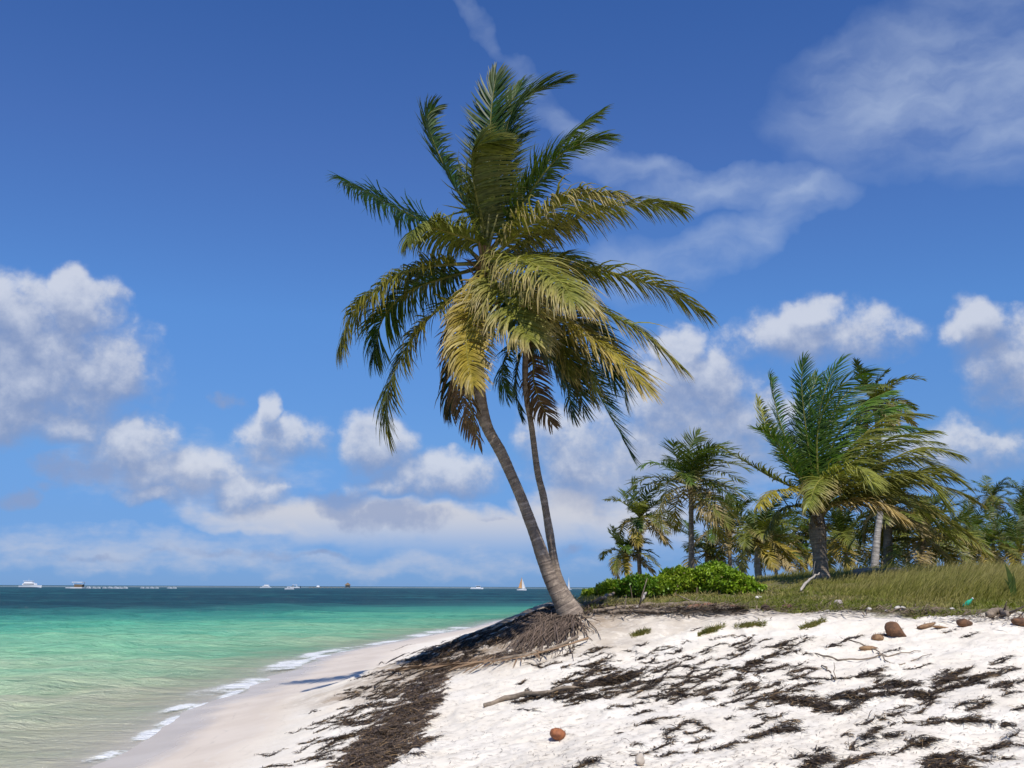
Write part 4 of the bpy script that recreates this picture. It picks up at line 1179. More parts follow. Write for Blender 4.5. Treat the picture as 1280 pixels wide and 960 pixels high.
# ------------------------------------------------------------------ driftwood, husks, debris
def stick(px_pts, r, label, m=M_WOOD, lift=.03, name='driftwood_stick', cat='driftwood', ends=None, twigs=0, seed=0):
    rng = np.random.default_rng(seed + 40)
    g = ground([p[0] for p in px_pts], [p[1] for p in px_pts], 6, 40, 500)
    if ends is not None:
        for i, e in enumerate(ends): g[i, 2] += e
    g[:, 2] += lift
    C, L = spline(g, 16)
    C = C + rng.normal(0, .012, C.shape)
    a = np.linspace(0, 2 * math.pi, 8, endpoint=False)
    rad = (r * np.interp(np.linspace(0, 1, 16), [0, .1, .8, 1], [.75, 1, .7, .3]))[:, None] * (1 + .25 * rng.normal(0, .5, (16, 8)))
    V, Q, t3 = tube(C, rad, 8)
    acc = Acc(); acc.add(V, Q, t3)
    for _ in range(twigs):
        k = rng.integers(4, 14); e = C[k] + rng.normal(0, .25, 3) + [0, 0, .22]
        V, Q, t3 = tube(np.linspace(C[k], e, 4), np.linspace(r * .4, r * .1, 4), 5); acc.add(V, Q, t3)
    o = acc.build(name, m, None, origin=C[0])
    tag(o, label, cat, 'driftwood lying on the beach')


stick([(606, 884), (640, 874), (690, 868), (730, 858)], .035, 'long thin crooked branch lying on open sand below the palm roots', lift=.03)
stick([(796, 762), (805, 754), (812, 745)], .03, 'pale stick poking up from the driftwood pile on the bank edge', M_PALEWOOD, .04, ends=[0, .1, .25])
stick([(742, 766), (790, 761), (850, 757), (905, 756)], .055, 'longest dark log lying along the top of the bank right of the leaning palm', twigs=3)
stick([(735, 758), (755, 752), (780, 745)], .035, 'dark branch tilted up right beside the base of the leaning palm', ends=[0, .05, .18], twigs=2, seed=1)
stick([(760, 768), (800, 766), (840, 768)], .045, 'dark log just under the bank edge in front of the longest log', twigs=2, seed=2)
stick([(860, 762), (880, 759), (930, 760)], .04, 'reddish brown stick at the right end of the driftwood pile', simple_mat('red_wood', (.24, .12, .07), .8, .4), seed=3)
stick([(722, 800), (690, 815), (640, 827), (585, 832)], .03, 'curved bare stem on the sand along the lower edge of the roots', seed=9, lift=.05)
stick([(1000, 741), (1012, 733), (1026, 727)], .035, 'bleached branch leaning against the base of the stout dark palm', M_PALEWOOD, .05, ends=[0, .1, .2], twigs=1, seed=4)
stick([(1070, 724), (1100, 722), (1135, 722)], .12, 'thick grey fallen log lying in the grass at the foot of the pale trunk', simple_mat('grey_wood', (.36, .32, .28), .9, .35), .2, seed=5)
stick([(1235, 772), (1250, 768), (1262, 774)], .07, 'broken dark wood at the right end of the bank edge', lift=.05, twigs=3, seed=6)
stick([(1028, 832), (1045, 852), (1043, 846)], .010, 'tiny forked twig standing on the sand above the widest seaweed mat', ends=[.0, .0, .12], seed=7)
stick([(1020, 818), (1055, 826), (1100, 822), (1150, 815)], .012, 'thin vine runner trailing across the upper sand slope', lift=.012, seed=8)
stick([(1060, 800), (1090, 812), (1120, 832), (1165, 818)], .010, 'second thin vine runner looping below the big husk', lift=.012, seed=12)

# fallen dead frond beside the roots
g = ground([735, 690, 640, 590, 530, 490], [803, 818, 829, 834, 838, 842], 8, 40, 500)
g[:, 2] += .07
f = frond(list(g), np.array([.21, .135, .08]), 70, .42, .03, np.array([0, 0, 0]), .05, -.05, np.random.default_rng(8), np.array([.25, .18, .11]), n0=np.array([0, 0, 1.]), r0=.013, twist=.6, rach=np.array([.3, .2, .12]))
o = f.build('fallen_frond', M_FIBRE, None, smooth=False, origin=g[0])
tag(o, 'fallen dry brown palm frond lying on the sand below the palm roots', 'palm frond')

# crest plant litter
acc = Acc(); n = 3800
lx = np.concatenate([wr.uniform(725, 930, 2600), wr.uniform(930, 1290, 1200)])
ly = 763 + wr.normal(0, 4.5, n) + np.clip(lx - 1050, 0, 300) * .05
g = ground(lx, ly, 12, 30, 240)
A = wr.normal(.2, .7, n); d = np.stack([np.cos(A), np.sin(A), wr.uniform(-.05, .35, n)], -1)
tone = wr.random((n, 1)); col = np.array([.085, .06, .042]) * (1 - tone) + np.array([.27, .20, .14]) * tone
V, Q, c = blades(g + [0, 0, .03], d, np.array([0, 0, 1.]), wr.uniform(.08, .45, n), wr.uniform(.008, .025, n), np.tile([0, 0, -.12], (n, 1)), col, col, 3, wr)
acc.add(V, Q, None, c)
o = acc.build('plant_litter', M_FIBRE, None, smooth=False)
tag(o, 'dead leaves and twigs strewn along the top of the bank', 'plant litter', kind='stuff')


def blob(n_u=22, n_v=14):
    u = np.linspace(0, 2 * math.pi, n_u, endpoint=False); v = np.linspace(0, math.pi, n_v)
    V = np.stack([np.outer(np.sin(v), np.cos(u)), np.outer(np.sin(v), np.sin(u)), np.outer(np.cos(v), np.ones(n_u))], -1).reshape(-1, 3)
    i = np.arange(n_v - 1)[:, None] * n_u; j = np.arange(n_u)[None, :]; j2 = (j + 1) % n_u
    return V, np.stack([i + j, i + n_u + j, i + n_u + j2, i + j2], -1).reshape(-1, 4)


def husk(name, px, py, size, label, cat, m, shape=(1, .8, .75), point=.0, tilt=0.0, rz=0.0, seed=0, hollow=0.0, group='fallen coconuts and husks', lump=.12, fibres=True):
    rng = np.random.default_rng(seed + 5)
    c = ground([px], [py], 6, 40, 900)[0]
    V, Q = blob()
    nn = 1 + lump * fbm(V[:, 0] * 2 + seed, V[:, 1] * 2 + V[:, 2] * 1.7, seed + 50, 3) + .07 * np.abs(np.cos(1.5 * np.arctan2(V[:, 1], V[:, 2])))
    V = V * nn[:, None]
    if point:
        k = sstep(.2, 1.05, V[:, 0])
        V[:, 1] *= 1 - .75 * k * point; V[:, 2] *= 1 - .75 * k * point; V[:, 0] += k * .7 * point
    if hollow:
        k = sstep(.15, .9, V[:, 2] - .2 * V[:, 1])
        V[:, 2] -= k * hollow * 1.1
    V = V * np.array(shape) * size * .39
    Rm = np.array(Matrix.Rotation(rz, 3, 'Z') @ Matrix.Rotation(tilt, 3, 'Y'))
    V = V @ Rm.T
    V[:, 2] -= V[:, 2].min() + size * .06
    acc = Acc(); acc.add(V + c, Q)
    o = acc.build(name, m, None, origin=c)
    tag(o, label, cat, group)
    if fibres:
        k = 60
        idx = rng.integers(0, len(V), k); b = V[idx] + c
        d = unit(V[idx] - V.mean(0) + rng.normal(0, .04, (k, 3)))
        o2 = None
        col = np.array([.26, .15, .07]) * rng.uniform(.5, 1.4, (k, 1))
        Vf, Qf, cf = blades(b, d + rng.normal(0, .5, (k, 3)), np.array([0, 0, 1.]), rng.uniform(.02, .07, k), rng.uniform(.003, .007, k), np.tile([0, 0, -.3], (k, 1)), col, col, 2, rng)
        mk('fibre_hairs', Vf, Qf, M_FIBRE, o, col=cf, smooth=False)
    return o


husk('coconut', 697, 924, .21, 'orange brown fallen coconut alone on the open sand, its hull torn open', 'coconut', simple_mat('orange_husk', (.36, .13, .05), .55, .5, 12, .5, 50, col2=(.17, .06, .03)), (1, .85, .8), 0, .2, .3, 1, hollow=.25)
husk('coconut_husk', 1117, 795, .31, 'biggest brown coconut husk, upright and round, on the sand below the bank', 'husk', M_HUSK, (1.0, .8, .9), .95, .5, -.3, 2)
husk('coconut_husk', 1157, 785, .30, 'flat tan husk piece lying on the sand right of the biggest husk', 'husk', M_HUSKP, (1.1, .5, .4), .5, -.25, .1, 3, hollow=.4)
husk('coconut_husk', 1174, 785, .24, 'small flat husk shard right beside the flat tan husk', 'husk', M_HUSKP, (1.1, .5, .3), .5, .1, -.2, 4, hollow=.4)
husk('coconut_husk', 1205, 783, .28, 'squat reddish husk at the bank edge below the green bottle', 'husk', M_HUSK, (1.0, .75, .65), .3, .1, 0, 5, hollow=.2)
husk('coconut_husk', 1276, 782, .34, 'dark husk cut by the right edge of the photo', 'husk', M_HUSK, (1.1, .8, .6), .2, .1, .4, 6, hollow=.3)
husk('coconut_husk', 1097, 800, .22, 'half buried pinkish husk just left below the biggest husk', 'husk', M_HUSKP, (1.1, .8, .55), .1, 0, .4, 7)
husk('coconut_husk', 1084, 812, .24, 'pointed thin husk piece further down left of the half buried husk', 'husk', M_HUSKP, (1.3, .45, .35), .5, 0, .3, 8)
husk('coconut_husk', 957, 763, .20, 'small dark husk in the grass at the left of the bank stones', 'husk', simple_mat('dark_husk', (.07, .045, .03), .8), (1, .8, .7), 0, 0, .2, 9)
husk('coconut_husk', 984, 760, .20, 'reddish dark husk in the grass right of the small dark husk', 'husk', simple_mat('dark_red_husk', (.12, .06, .04), .8), (1.2, .8, .5), .2, 0, .5, 10)
G_ = 'pale stones in the grass on the bank'
husk('coral_rock', 1048, 757, .19, 'largest pale grey pink rock in the grass, left of the white stones', 'rock', simple_mat('pinkish_stone', (.45, .38, .34), .85), (1, .7, .7), 0, 0, .2, 11, group=G_, lump=.3, fibres=False)
husk('coral_rock', 1086, 763, .12, 'small white stone on the bank between the pinkish rock and the flat white stone', 'rock', M_STONE, (1, .7, .6), 0, 0, .2, 12, group=G_, lump=.3, fibres=False)
husk('coral_rock', 1125, 763, .21, 'flat white stone beside the dark green creeper tuft', 'rock', M_STONE, (1.2, .7, .5), 0, 0, .2, 13, group=G_, lump=.35, fibres=False)
husk('coral_rock', 1108, 765, .09, 'tiny white stone just left of the flat white stone', 'rock', M_STONE, (1, .7, .5), 0, 0, .7, 14, group=G_, lump=.3, fibres=False)
husk('coral_rock', 1190, 762, .13, 'white stone right of the creeper tuft below the green bottle', 'rock', M_STONE, (1.3, .7, .4), 0, 0, .7, 15, group=G_, lump=.3, fibres=False)
husk('coral_rock', 948, 749, .2, 'white scrap of coral at the foot of the right end shrub', 'rock', M_STONE, (1.3, .7, .5), 0, 0, .7, 16, group=G_, lump=.3, fibres=False)
husk('coral_rock', 800, 957, .13, 'whitish shell like stone at the bottom edge of the sand', 'rock', simple_mat('shell_stone', (.55, .47, .38), .7), (.8, .7, 1), 0, 0, .7, 17, group='loose stones on the sand', lump=.3, fibres=False)

# green bottle
c = ground([1205], [761], 6, 40, 900)[0]
cc = np.array([[0, 0, 0], [0, 0, .01], [0, 0, .12], [0, 0, .17], [0, 0, .20], [0, 0, .24], [0, 0, .245]]) * .85
rad = np.array([.035, .042, .042, .036, .018, .016, .012]) * 1.0
Rm = np.array(Matrix.Rotation(.75, 3, 'Y') @ Matrix.Rotation(.3, 3, 'X'))
bt = empty('plastic_bottle', c, 'green plastic bottle lying in the short grass on the bank', 'bottle')
V, Q, t3 = tube(cc, rad, 12); mk('bottle_body', V @ Rm.T + c + [0, 0, .03], [Q, t3], M_GREENP, bt)
V, Q, t3 = tube(np.array([[0, 0, .209], [0, 0, .228]]), np.array([.019, .019]), 10); mk('cap', V @ Rm.T + c + [0, 0, .03], [Q, t3], M_WHITE, bt)

# lone dark leaf shoot in the tall grass at the right
c = P(1268, 748, 20.5); c[2] = float(H(np.array([c[0]]), np.array([c[1]]))[0])
sd = empty('palm_seedling', c, 'dark upright palm seedling leaf standing in the tall grass at right', 'seedling')
for i, (dx, hh) in enumerate([(-.02, .78), (.07, .6), (-.1, .5)]):
    V, Q, cl = blades(np.array([c]), np.array([[dx, 0, 1.]]), None, np.array([hh]), np.array([.16 if i == 0 else .09]), np.array([[dx * .6 - .05, 0, -.03]]), np.array([[.05, .09, .012]]), np.array([[.08, .1, .02]]), 6, wr, np.array([[1., .2, 0]]))
    mk('leaf', V, Q, M_LEAF, sd, col=cl, smooth=False)


# ------------------------------------------------------------------ boats and pier far out
def box(c, s, taper=1.0):
    x, y, z = np.array(s) * .5
    V = np.array([[-x, -y, -z], [x, -y, -z], [x, y, -z], [-x, y, -z], [-x * taper, -y * taper, z], [x * taper, -y * taper, z], [x * taper, y * taper, z], [-x * taper, y * taper, z]]) + c
    Q = np.array([[0, 3, 2, 1], [4, 5, 6, 7], [0, 1, 5, 4], [1, 2, 6, 5], [2, 3, 7, 6], [3, 0, 4, 7]])
    return V, Q


def hull(L, B, D, bow=.9, dz=0.0, oy=0.0):
    """lofted hull along +X (bow), sheer rising to the bow"""
    xs = np.linspace(-.5, .5, 13); rows = []
    for x in xs:
        t = x + .5
        w = B * .5 * (min(1, (1 - t) * 2.4) ** .6) * (.85 + .15 * min(1, t * 4))
        sh_ = D * (1 + .35 * max(0, t - .4)); kx = L * x
        rk = bow * D * max(0, t - .8) * 5 * .3
        rows.append([[kx + rk, -w, sh_], [kx + rk * .6, -w * .92, D * .35], [kx, -w * .45, -D * .3], [kx, w * .45, -D * .3], [kx + rk * .6, w * .92, D * .35], [kx + rk, w, sh_]])
    V = np.array(rows).reshape(-1, 3) + [0, oy, dz]
    n = 13; i = np.arange(n - 1)[:, None] * 6; j = np.arange(6)[None, :]; j2 = (j + 1) % 6
    Q = np.stack([i + j, i + j2, i + 6 + j2, i + 6 + j], -1).reshape(-1, 4)
    Q = np.concatenate([Q, [[0, 5, 4, 1], [1, 4, 3, 2]]])
    return V, Q


def place(px, D):
    p = P(px, 734, D); return np.array([p[0], p[1], 0.0])


def local(parent, name, parts, m, rz=0.0, sub=None):
    """parts in the thing's local frame"""
    acc = Acc(); o0 = np.array(parent.location)
    for q in parts: acc.add(q[0] + o0, q[1], q[2] if len(q) > 2 else None)
    o = acc.build(name, m, parent, smooth=False)
    if sub is not None: o.parent = sub          # a part of that part (it shares the thing's frame)
    return o


GB = 'boats far out on the water'
def motor_yacht(px, D, L, label, rz=0.0, decks=2):
    t = empty('motor_yacht', place(px, D), label, 'boat', GB, rz)
    local(t, 'hull', [hull(L, L * .3, L * .09)], M_WHITE)
    cb_ = local(t, 'cabin', [box([-.04 * L, 0, L * .16], [L * .6, L * .24, L * .09], .92)], M_WHITE)
    local(t, 'window', [box([-.04 * L, 0, L * .163], [L * .5, L * .245, L * .035])], M_DARKGLASS, sub=cb_)
    if decks > 1:
        local(t, 'bridge_deck', [box([-.08 * L, 0, L * .245], [L * .40, L * .2, L * .07], .85)], M_WHITE)
        local(t, 'roof', [box([-.1 * L, 0, L * .30], [L * .44, L * .22, L * .018])], M_WHITE)
    V, Q, t3 = tube(np.array([[-.1 * L, 0, L * .3], [-.1 * L, 0, L * .42]]), np.array([.05, .03]) * L * .12, 5)
    local(t, 'mast', [(V, Q, t3)], M_ALU)
    return t


def speedboat(px, D, L, label, rz=0.0):
    t = empty('speedboat', place(px, D), label, 'boat', GB, rz)
    local(t, 'hull', [hull(L, L * .3, L * .13)], M_WHITE)
    local(t, 'windshield', [box([.06 * L, 0, L * .20], [L * .16, L * .2, L * .07], .7)], M_DARKGLASS)
    local(t, 'canopy', [box([-.1 * L, 0, L * .30], [L * .34, L * .24, L * .02]), box([-.25 * L, -.1 * L, L * .2], [.02 * L, .02 * L, .2 * L]), box([-.25 * L, .1 * L, L * .2], [.02 * L, .02 * L, .2 * L]),
                        box([.03 * L, -.1 * L, L * .23], [.02 * L, .02 * L, .16 * L]), box([.03 * L, .1 * L, L * .23], [.02 * L, .02 * L, .16 * L])], M_WHITE)
    local(t, 'outboard_motor', [box([-.53 * L, 0, L * .12], [L * .06, L * .06, L * .14])], M_DARKGLASS)
    return t


def sail_cat(px, D, L, Hs, label, rz=0.0, orange=True):
    t = empty('sailing_catamaran', place(px, D), label, 'sailing boat', GB, rz)
    for sgn in (-1, 1): local(t, 'hull', [hull(L, L * .12, L * .10, oy=sgn * L * .22)], M_WHITE)
    local(t, 'deck', [box([-.05 * L, 0, L * .12], [L * .5, L * .44, L * .03])], M_WHITE)
    V, Q, t3 = tube(np.array([[.05 * L, 0, L * .12], [.05 * L, 0, Hs]]), np.array([.07, .05]), 6)
    local(t, 'mast', [(V, Q, t3)], M_ALU)

    def sail(p0, p1, p2, belly, th=.04):
        k = 8; pts = []
        for i in range(k + 1):
            for j in range(k + 1):
                u, v = i / k, j / k
                a = np.array(p0) * (1 - v) + np.array(p2) * v; b_ = np.array(p1) * (1 - v) + np.array(p2) * v
                q = a * (1 - u) + b_ * u
                q = q + np.array([0, belly * math.sin(u * math.pi) * (1 - v), 0]); pts.append(q)
        V = np.array(pts); idx = np.arange(k)[:, None] * (k + 1) + np.arange(k)[None, :]
        Q = np.stack([idx, idx + 1, idx + k + 2, idx + k + 1], -1).reshape(-1, 4)
        V2 = V + [0, th, 0]
        return np.vstack([V, V2]), np.concatenate([Q, Q[:, ::-1] + len(V)])
    local(t, 'mainsail', [sail([.04 * L, 0, L * .22], [-.36 * L, .1, L * .25], [.03 * L, 0, Hs * .98], .35)], M_SAILO if orange else M_SAIL)
    local(t, 'jib', [sail([.46 * L, 0, L * .16], [.08 * L, .1, L * .2], [.07 * L, 0, Hs * .85], .3)], M_SAIL)
    return t


def day_cat(px, D, L, label, rz=0.0):
    t = empty('party_catamaran', place(px, D), label, 'boat', GB, rz)
    for sgn in (-1, 1): local(t, 'hull', [hull(L, L * .1, L * .09, oy=sgn * L * .16)], M_WHITE)
    local(t, 'deck', [box([-.05 * L, 0, L * .09], [L * .8, L * .4, L * .03])], M_WHITE)
    cb_ = local(t, 'cabin', [box([.12 * L, 0, L * .17], [L * .36, L * .34, L * .13], .95)], M_WHITE)
    local(t, 'window', [box([.12 * L, 0, L * .18], [L * .32, L * .345, L * .05])], M_DARKGLASS, sub=cb_)
    local(t, 'roof', [box([.1 * L, 0, L * .245], [L * .46, L * .38, L * .015])], M_WHITE)
    local(t, 'rail', [box([-.3 * L, sgn * .18 * L, L * .14], [L * .3, .01 * L, .02 * L]) for sgn in (-1, 1)] + [box([-.42 * L + k * .08 * L, sgn * .18 * L, L * .12], [.01 * L, .01 * L, .06 * L]) for sgn in (-1, 1) for k in range(4)], M_ALU)
    return t


motor_yacht(38, 1000, 21, 'long low white motor yacht at the far left of the horizon', 0, 2)
motor_yacht(332, 1250, 13.5, 'white double deck motor yacht alone on the horizon left of centre', 3.14)
speedboat(362, 720, 6.5, 'white speedboat with foam trail, closest of the boats out at sea', 3.14)
speedboat(367, 1050, 13, 'low white boat just behind the closest speedboat', 3.14)
day_cat(596, 1150, 14, 'flat white party catamaran near the middle of the horizon', 0)
sail_cat(652, 760, 6.8, 10.0, 'catamaran under orange and white sails left of the leaning trunk', 0.1, True)
sail_cat(711, 900, 6.0, 11.5, 'smaller boat with a narrow white sail right of the leaning trunk', 1.1, False)
# floating snorkel platform with two decks
t = empty('floating_platform', place(97, 860), 'boxy floating platform with roof among moored boats at the left', 'platform', None)
local(t, 'pontoon', [box([0, 0, .3], [10, 6, .9])], M_WHITE)
local(t, 'deck_house', [box([1.2, 0, 2.0], [6.4, 5, 2.4])], M_THATCH)
local(t, 'upper_roof', [box([.6, 0, 5.0], [9, 6, .5])], M_WHITE)
for sx in (-2.6, 4.6):
    for sy in (-2.3, 2.3):
        local(t, 'post', [box([sx, sy, 3.9], [.3, .3, 2.0])], M_WHITE)
local(t, 'landing', [box([-7.3, 0, .35], [4.4, 3, .5])], M_WHITE)
# moored skiffs in rows
def skiff(px, D, L, label, group):
    t = empty('moored_skiff', place(px, D), label, 'boat', group, random.uniform(-.2, .2))
    local(t, 'hull', [hull(L, L * .32, L * .16)], M_WHITE)
    local(t, 'canopy', [box([0, 0, L * .34], [L * .45, L * .28, L * .03]), box([-.18 * L, 0, L * .25], [.03 * L, .2 * L, .2 * L]), box([.18 * L, 0, L * .25], [.03 * L, .2 * L, .2 * L])], M_WHITE)
for i in range(8):
    skiff(111 + i * 6.6 + random.uniform(-1, 1), 830 + random.uniform(-20, 20), random.uniform(3.4, 4.6), 'small white moored boat in the row right of the floating platform', 'moored boats right of the floating platform')
for i in range(4):
    skiff(178 + i * 6, 900, random.uniform(3.2, 4.0), 'small white moored boat in the short middle row between the platform row and the pair', 'moored boats in the short middle row')
for i in range(2):
    skiff(212 + i * 6, 900, 4.0, 'small white moored boat in the pair farthest right of the moored rows', 'moored boats in the right hand pair')
# pier with a thatched hut
t = empty('jetty', place(412, 1250), 'long low jetty with a thatched hut at its right end on the horizon', 'jetty')
local(t, 'walkway', [box([0, 0, 1.3], [50, 3, .35])], M_DECK)
for k in range(12): local(t, 'pile', [box([-24 + k * 4.4, 0, .4], [.4, 2.6, 1.6])], M_DECK)
h_ = local(t, 'hut_wall', [box([22, 0, 2.7], [5, 4, 2.4])], M_DECK)
V, Q = box([22, 0, 5.3], [7.5, 6.5, 3.2], .06)
local(t, 'thatched_roof', [(V, Q)], M_THATCH, sub=h_)
local(t, 'white_kiosk', [box([-14, 0, 2.3], [3.4, 2.6, 1.8], .8)], M_WHITE)

# ------------------------------------------------------------------ light and sky
SUN = Vector((.16, -.53, .85)).normalized()      # towards the sun: high, behind the camera, a little right
sun_el = math.asin(SUN.z); sun_az = math.atan2(SUN.x, SUN.y)
sd_ = bpy.data.lights.new('sun', 'SUN'); sd_.energy = 4.8; sd_.angle = math.radians(.53); sd_.color = (1, .955, .89)
so = bpy.data.objects.new('sun', sd_); COL.objects.link(so)
so.rotation_euler = (-SUN).to_track_quat('-Z', 'Y').to_euler()

world = bpy.data.worlds.new('World'); scene.world = world; world.use_nodes = True
nt = world.node_tree; nt.nodes.clear(); b = NB(nt)
wout = b.n('ShaderNodeOutputWorld'); bg = b.n('ShaderNodeBackground')
nt.links.new(bg.outputs[0], wout.inputs[0])
STR = .10
SKY_TINT = [(0.0, (.17, .36, 1.0)), (.041, (.20, .387, .958)), (.101, (.258, .448, .917)), (.207, (.375, .607, 1.0)),
            (.41, (.477, .80, 1.26)), (.658, (.485, .737, 1.25)), (.88, (.39, .69, 1.24)), (1.0, (.36, .67, 1.22))]
bg.inputs[1].default_value = STR
sky = b.n('ShaderNodeTexSky', sky_type='NISHITA', sun_disc=False)
sky.sun_elevation = sun_el; sky.sun_rotation = sun_az
sky.altitude = 0; sky.air_density = 1.0; sky.dust_density = 0.0; sky.ozone_density = 1.0
DIRN = b.n('ShaderNodeTexCoord').outputs['Generated']


def uv_of(px, py):
    d = ray(np.array([px], float), np.array([py], float))[0]; d = d / np.linalg.norm(d)
    return math.atan2(d[0], d[1]) * 12.56, math.asin(d[2]) * 12.56


sep = b.n('ShaderNodeSeparateXYZ'); nt.links.new(DIRN, sep.inputs[0])
az = b.math('MULTIPLY', b.math('ARCTAN2', sep.outputs[0], sep.outputs[1]), 12.56)
el = b.math('MULTIPLY', b.math('ARCSINE', sep.outputs[2]), 12.56)
cmb = b.n('ShaderNodeCombineXYZ'); nt.links.new(az, cmb.inputs[0]); nt.links.new(el, cmb.inputs[1])
UV = cmb.outputs[0]
# the deep tropical (polarised) blue of the photograph: filter on the clear sky, by elevation
SKYC = b.mix(1.0, sky.outputs[0], b.ramp(b.math('DIVIDE', el, 8.0, clamp=True), SKY_TINT), 'MULTIPLY')


def warp(b, v, scale, amt, det=3):
    c = b.n('ShaderNodeTexNoise'); b.put(c.inputs['Vector'], v); c.inputs['Scale'].default_value = scale; c.inputs['Detail'].default_value = det
    w = b.vmath('SCALE', b.vmath('SUBTRACT', c.outputs['Color'], (.5, .5, .5)), amt)
    return b.vmath('ADD', v, w)


def blobs(b, v, lst):
    """union of soft ellipses: (px, py, rx, ry, amount, rotation); falls from amount at the middle to 0 at the rim"""
    tot = None
    for e in lst:
        px, py, rx, ry, amt = e[:5]; rot = e[5] if len(e) > 5 else 0.0
        u_, v_ = uv_of(px, py)
        k = .62 ** .5
        if rot:
            mp = b.n('ShaderNodeMapping', vector_type='TEXTURE'); b.put(mp.inputs[0], v)
            mp.inputs['Location'].default_value = (u_, v_, 0); mp.inputs['Rotation'].default_value = (0, 0, rot); mp.inputs['Scale'].default_value = (rx / 100 / k, ry / 100 / k, 1)
            q = b.vmath('ADD', mp.outputs[0], (0, 0, (1.1 - amt) ** .5))
        else:
            ma = b.n('ShaderNodeVectorMath', operation='MULTIPLY_ADD'); b.put(ma.inputs[0], v)
            sx_, sy_ = k * 100 / rx, k * 100 / ry
            ma.inputs[1].default_value = (sx_, sy_, 0); ma.inputs[2].default_value = (-u_ * sx_, -v_ * sy_, (1.1 - amt) ** .5)
            q = ma.outputs[0]
        f = b.vmath('DOT_PRODUCT', q, q)
        tot = f if tot is None else b.math('MINIMUM', tot, f)
    return b.math('SUBTRACT', 1.12, tot, clamp=True)


CUM = [(20, 455, 150, 85, 1), (95, 385, 48, 50, 1), (10, 400, 85, 60, 1), (125, 465, 62, 52, .95), (20, 522, 120, 34, .9),
       (165, 560, 60, 46, .85), (220, 592, 110, 38, .85), (310, 612, 60, 32, .85), (190, 626, 48, 18, .8), (350, 545, 68, 40, .78), (340, 508, 20, 30, .75),
       (475, 552, 52, 42, .9), (540, 594, 105, 38, .82), (500, 606, 80, 24, .75),
       (860, 495, 95, 75, .9), (850, 440, 42, 38, .85), (905, 540, 120, 60, .82), (735, 575, 85, 75, .8), (690, 545, 60, 50, .7), (800, 570, 110, 60, .75),
       (1025, 420, 125, 42, .8), (1020, 396, 50, 30, .78), (1225, 412, 44, 42, .88), (1265, 446, 60, 54, .9), (1300, 470, 70, 50, .85), (1190, 565, 160, 50, .6)]
g = bpy.data.node_groups.new('cumulus_density', 'ShaderNodeTree')
g.interface.new_socket('Vector', in_out='INPUT', socket_type='NodeSocketVector')
g.interface.new_socket('Density', in_out='OUTPUT', socket_type='NodeSocketFloat')
gb = NB(g); gi = gb.n('NodeGroupInput'); go = gb.n('NodeGroupOutput')
g.interface.new_socket('Warped', in_out='INPUT', socket_type='NodeSocketVector')
ms = blobs(gb, gi.outputs[1], CUM)
nz = gb.noise(gi.outputs[0], 2.1, 9, .61)
den = gb.math('ADD', ms, gb.math('MULTIPLY_ADD', nz, 1.15, -.62))
den = gb.math('MULTIPLY', den, gb.rng(ms, 0, .15))
g.links.new(den, go.inputs[0])
UVW = warp(b, UV, 1.6, .58, 4)


def dens(v, w):
    q = b.n('ShaderNodeGroup'); q.node_tree = g; b.put(q.inputs[0], v); b.put(q.inputs[1], w); return q.outputs[0]


OFFS = (-.05, .24, 0)
D0 = dens(UV, UVW); D1 = dens(b.vmath('ADD', UV, OFFS), b.vmath('ADD', UVW, OFFS))
DIF = b.math('SUBTRACT', D0, D1)
crisp = b.rng(DIF, .02, .40)
a_c = b.math('ADD', b.math('MULTIPLY', b.rng(D0, .04, .90), b.math('SUBTRACT', 1.0, crisp)), b.math('MULTIPLY', b.rng(D0, .08, .60), crisp))
lit = b.rng(DIF, -.30, .62)
K = 1 / STR
ccol = b.mix(lit, tuple(q * K for q in (.25, .32, .51)), tuple(q * K for q in (.68, .71, .79)))
thick = b.math('MULTIPLY', a_c, .84)

# the far bank of cloud low over the sea
mb = blobs(b, UVW, [(470, 655, 210, 30, .9), (330, 648, 110, 22, .8), (610, 668, 140, 34, .95), (700, 640, 60, 34, .9), (780, 660, 90, 40, .8), (560, 690, 120, 20, .6), (900, 680, 200, 40, .5)])
nb_ = b.n('ShaderNodeMapping'); b.put(nb_.inputs[0], UV); nb_.inputs['Scale'].default_value = (1, 2.2, 1)
db = b.math('MULTIPLY', b.rng(mb, 0, .12), b.math('ADD', mb, b.math('MULTIPLY_ADD', b.noise(nb_.outputs[0], 1.7, 7, .55), 1.0, -.5)))
a_b = b.math('MULTIPLY', b.math('MULTIPLY', b.rng(db, .10, .8), .85), b.rng(el, .22, .95))
bcol = tuple(q * K for q in (.67, .665, .70))
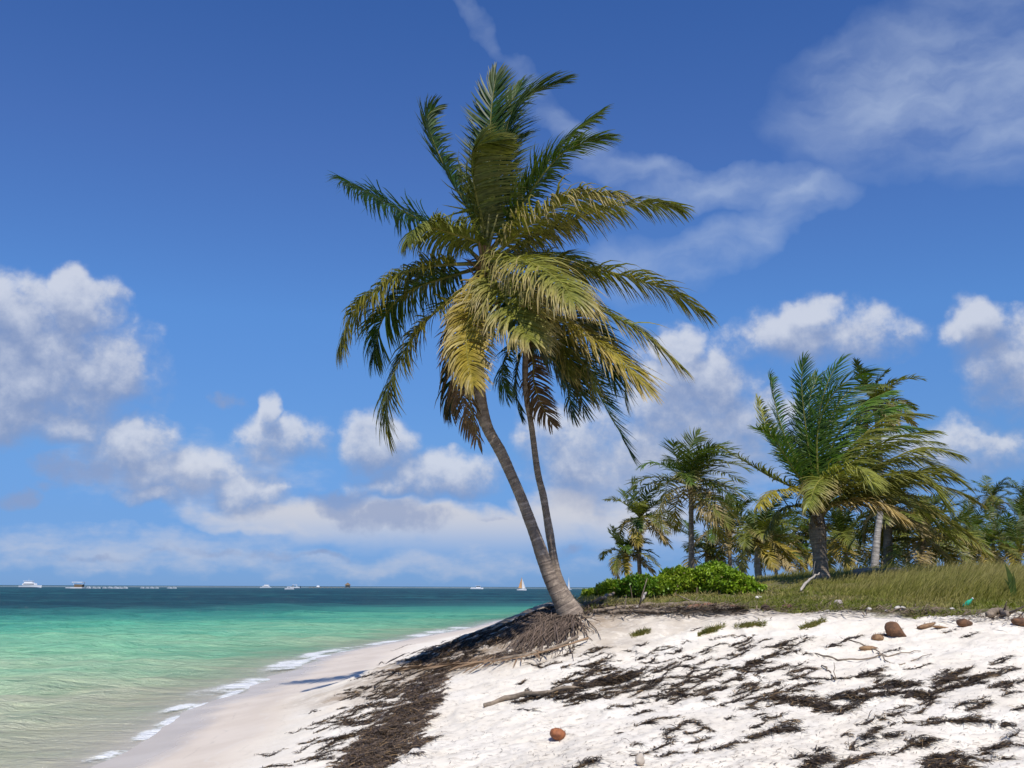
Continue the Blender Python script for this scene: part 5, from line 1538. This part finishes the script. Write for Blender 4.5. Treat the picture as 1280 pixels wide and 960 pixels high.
# thin blue-grey streaks and small grey clouds
md = blobs(b, UVW, [(430, 628, 50, 19, 1), (488, 648, 72, 19, 1), (92, 588, 50, 20, .85), (15, 624, 30, 12, .8), (280, 495, 26, 14, .75), (470, 640, 30, 20, .7), (60, 610, 60, 10, .3),
                                        (300, 690, 160, 7, .5), (130, 694, 110, 6, .5), (400, 694, 60, 6, .6), (620, 650, 30, 6, .5), (720, 690, 50, 8, .5)])
dd_ = b.math('MULTIPLY', b.rng(md, 0, .12), b.math('ADD', md, b.math('MULTIPLY_ADD', b.noise(UV, 3.0, 6, .62), 1.5, -.78)))
a_d = b.math('MULTIPLY', b.rng(dd_, .15, .9), .72)
dcol = tuple(q * K for q in (.26, .34, .55))
ml = blobs(b, UVW, [(60, 686, 60, 9, .6), (125, 690, 40, 6, .5), (350, 690, 130, 14, .4), (330, 660, 120, 10, .5), (180, 690, 300, 34, .55), (520, 705, 320, 26, .5), (830, 600, 200, 110, .55), (240, 590, 220, 70, .45)])
a_l = b.math('MULTIPLY', b.rng(b.math('MULTIPLY', b.rng(ml, 0, .12), b.math('ADD', ml, b.math('MULTIPLY_ADD', b.noise(nb_.outputs[0], 2.2, 6, .6), .9, -.45))), .1, .8), .5)

# high thin cirrus
mc = blobs(b, UVW, [(1165, 105, 170, 80, 1, .1), (1275, 110, 140, 85, 1), (1070, 90, 70, 45, .75), (605, 35, 70, 14, .5, -.85), (662, 105, 75, 18, .55, -.8), (725, 172, 85, 20, .8, -.55),
                     (810, 216, 100, 22, .9, -.22), (905, 238, 115, 25, 1, -.05), (1000, 240, 60, 28, 1), (955, 285, 90, 28, .9, .5), (870, 325, 115, 34, .85, .28), (785, 335, 75, 40, .75)])
mp = b.n('ShaderNodeMapping'); b.put(mp.inputs[0], UVW); mp.inputs['Rotation'].default_value = (0, 0, -.35); mp.inputs['Scale'].default_value = (.7, 1.9, 1)
wis = b.noise(mp.outputs[0], 1.1, 6, .52)
a_i = b.math('MULTIPLY', b.math('MULTIPLY', mc, b.rng(wis, .12, .85)), .66)
icol = tuple(q * K for q in (.50, .60, .78))

c = b.mix(a_i, SKYC, icol)
c = b.mix(a_l, c, bcol)
c = b.mix(a_b, c, bcol)
c = b.mix(thick, c, ccol)
c = b.mix(a_d, c, dcol)
world.cycles.sampling_method = 'MANUAL'; world.cycles.sample_map_resolution = 512
above = b.rng(el, -.02, .02)
c = b.mix(above, SKYC, c)
nt.links.new(c, bg.inputs[0])

# ------------------------------------------------------------------ render settings
scene.view_settings.view_transform = 'Standard'
scene.view_settings.look = 'None'
scene.view_settings.exposure = 0.0
scene.view_settings.gamma = 1.0
scene.render.engine = 'CYCLES'
scene.cycles.max_bounces = 8
scene.cycles.transparent_max_bounces = 12
scene.render.film_transparent = False
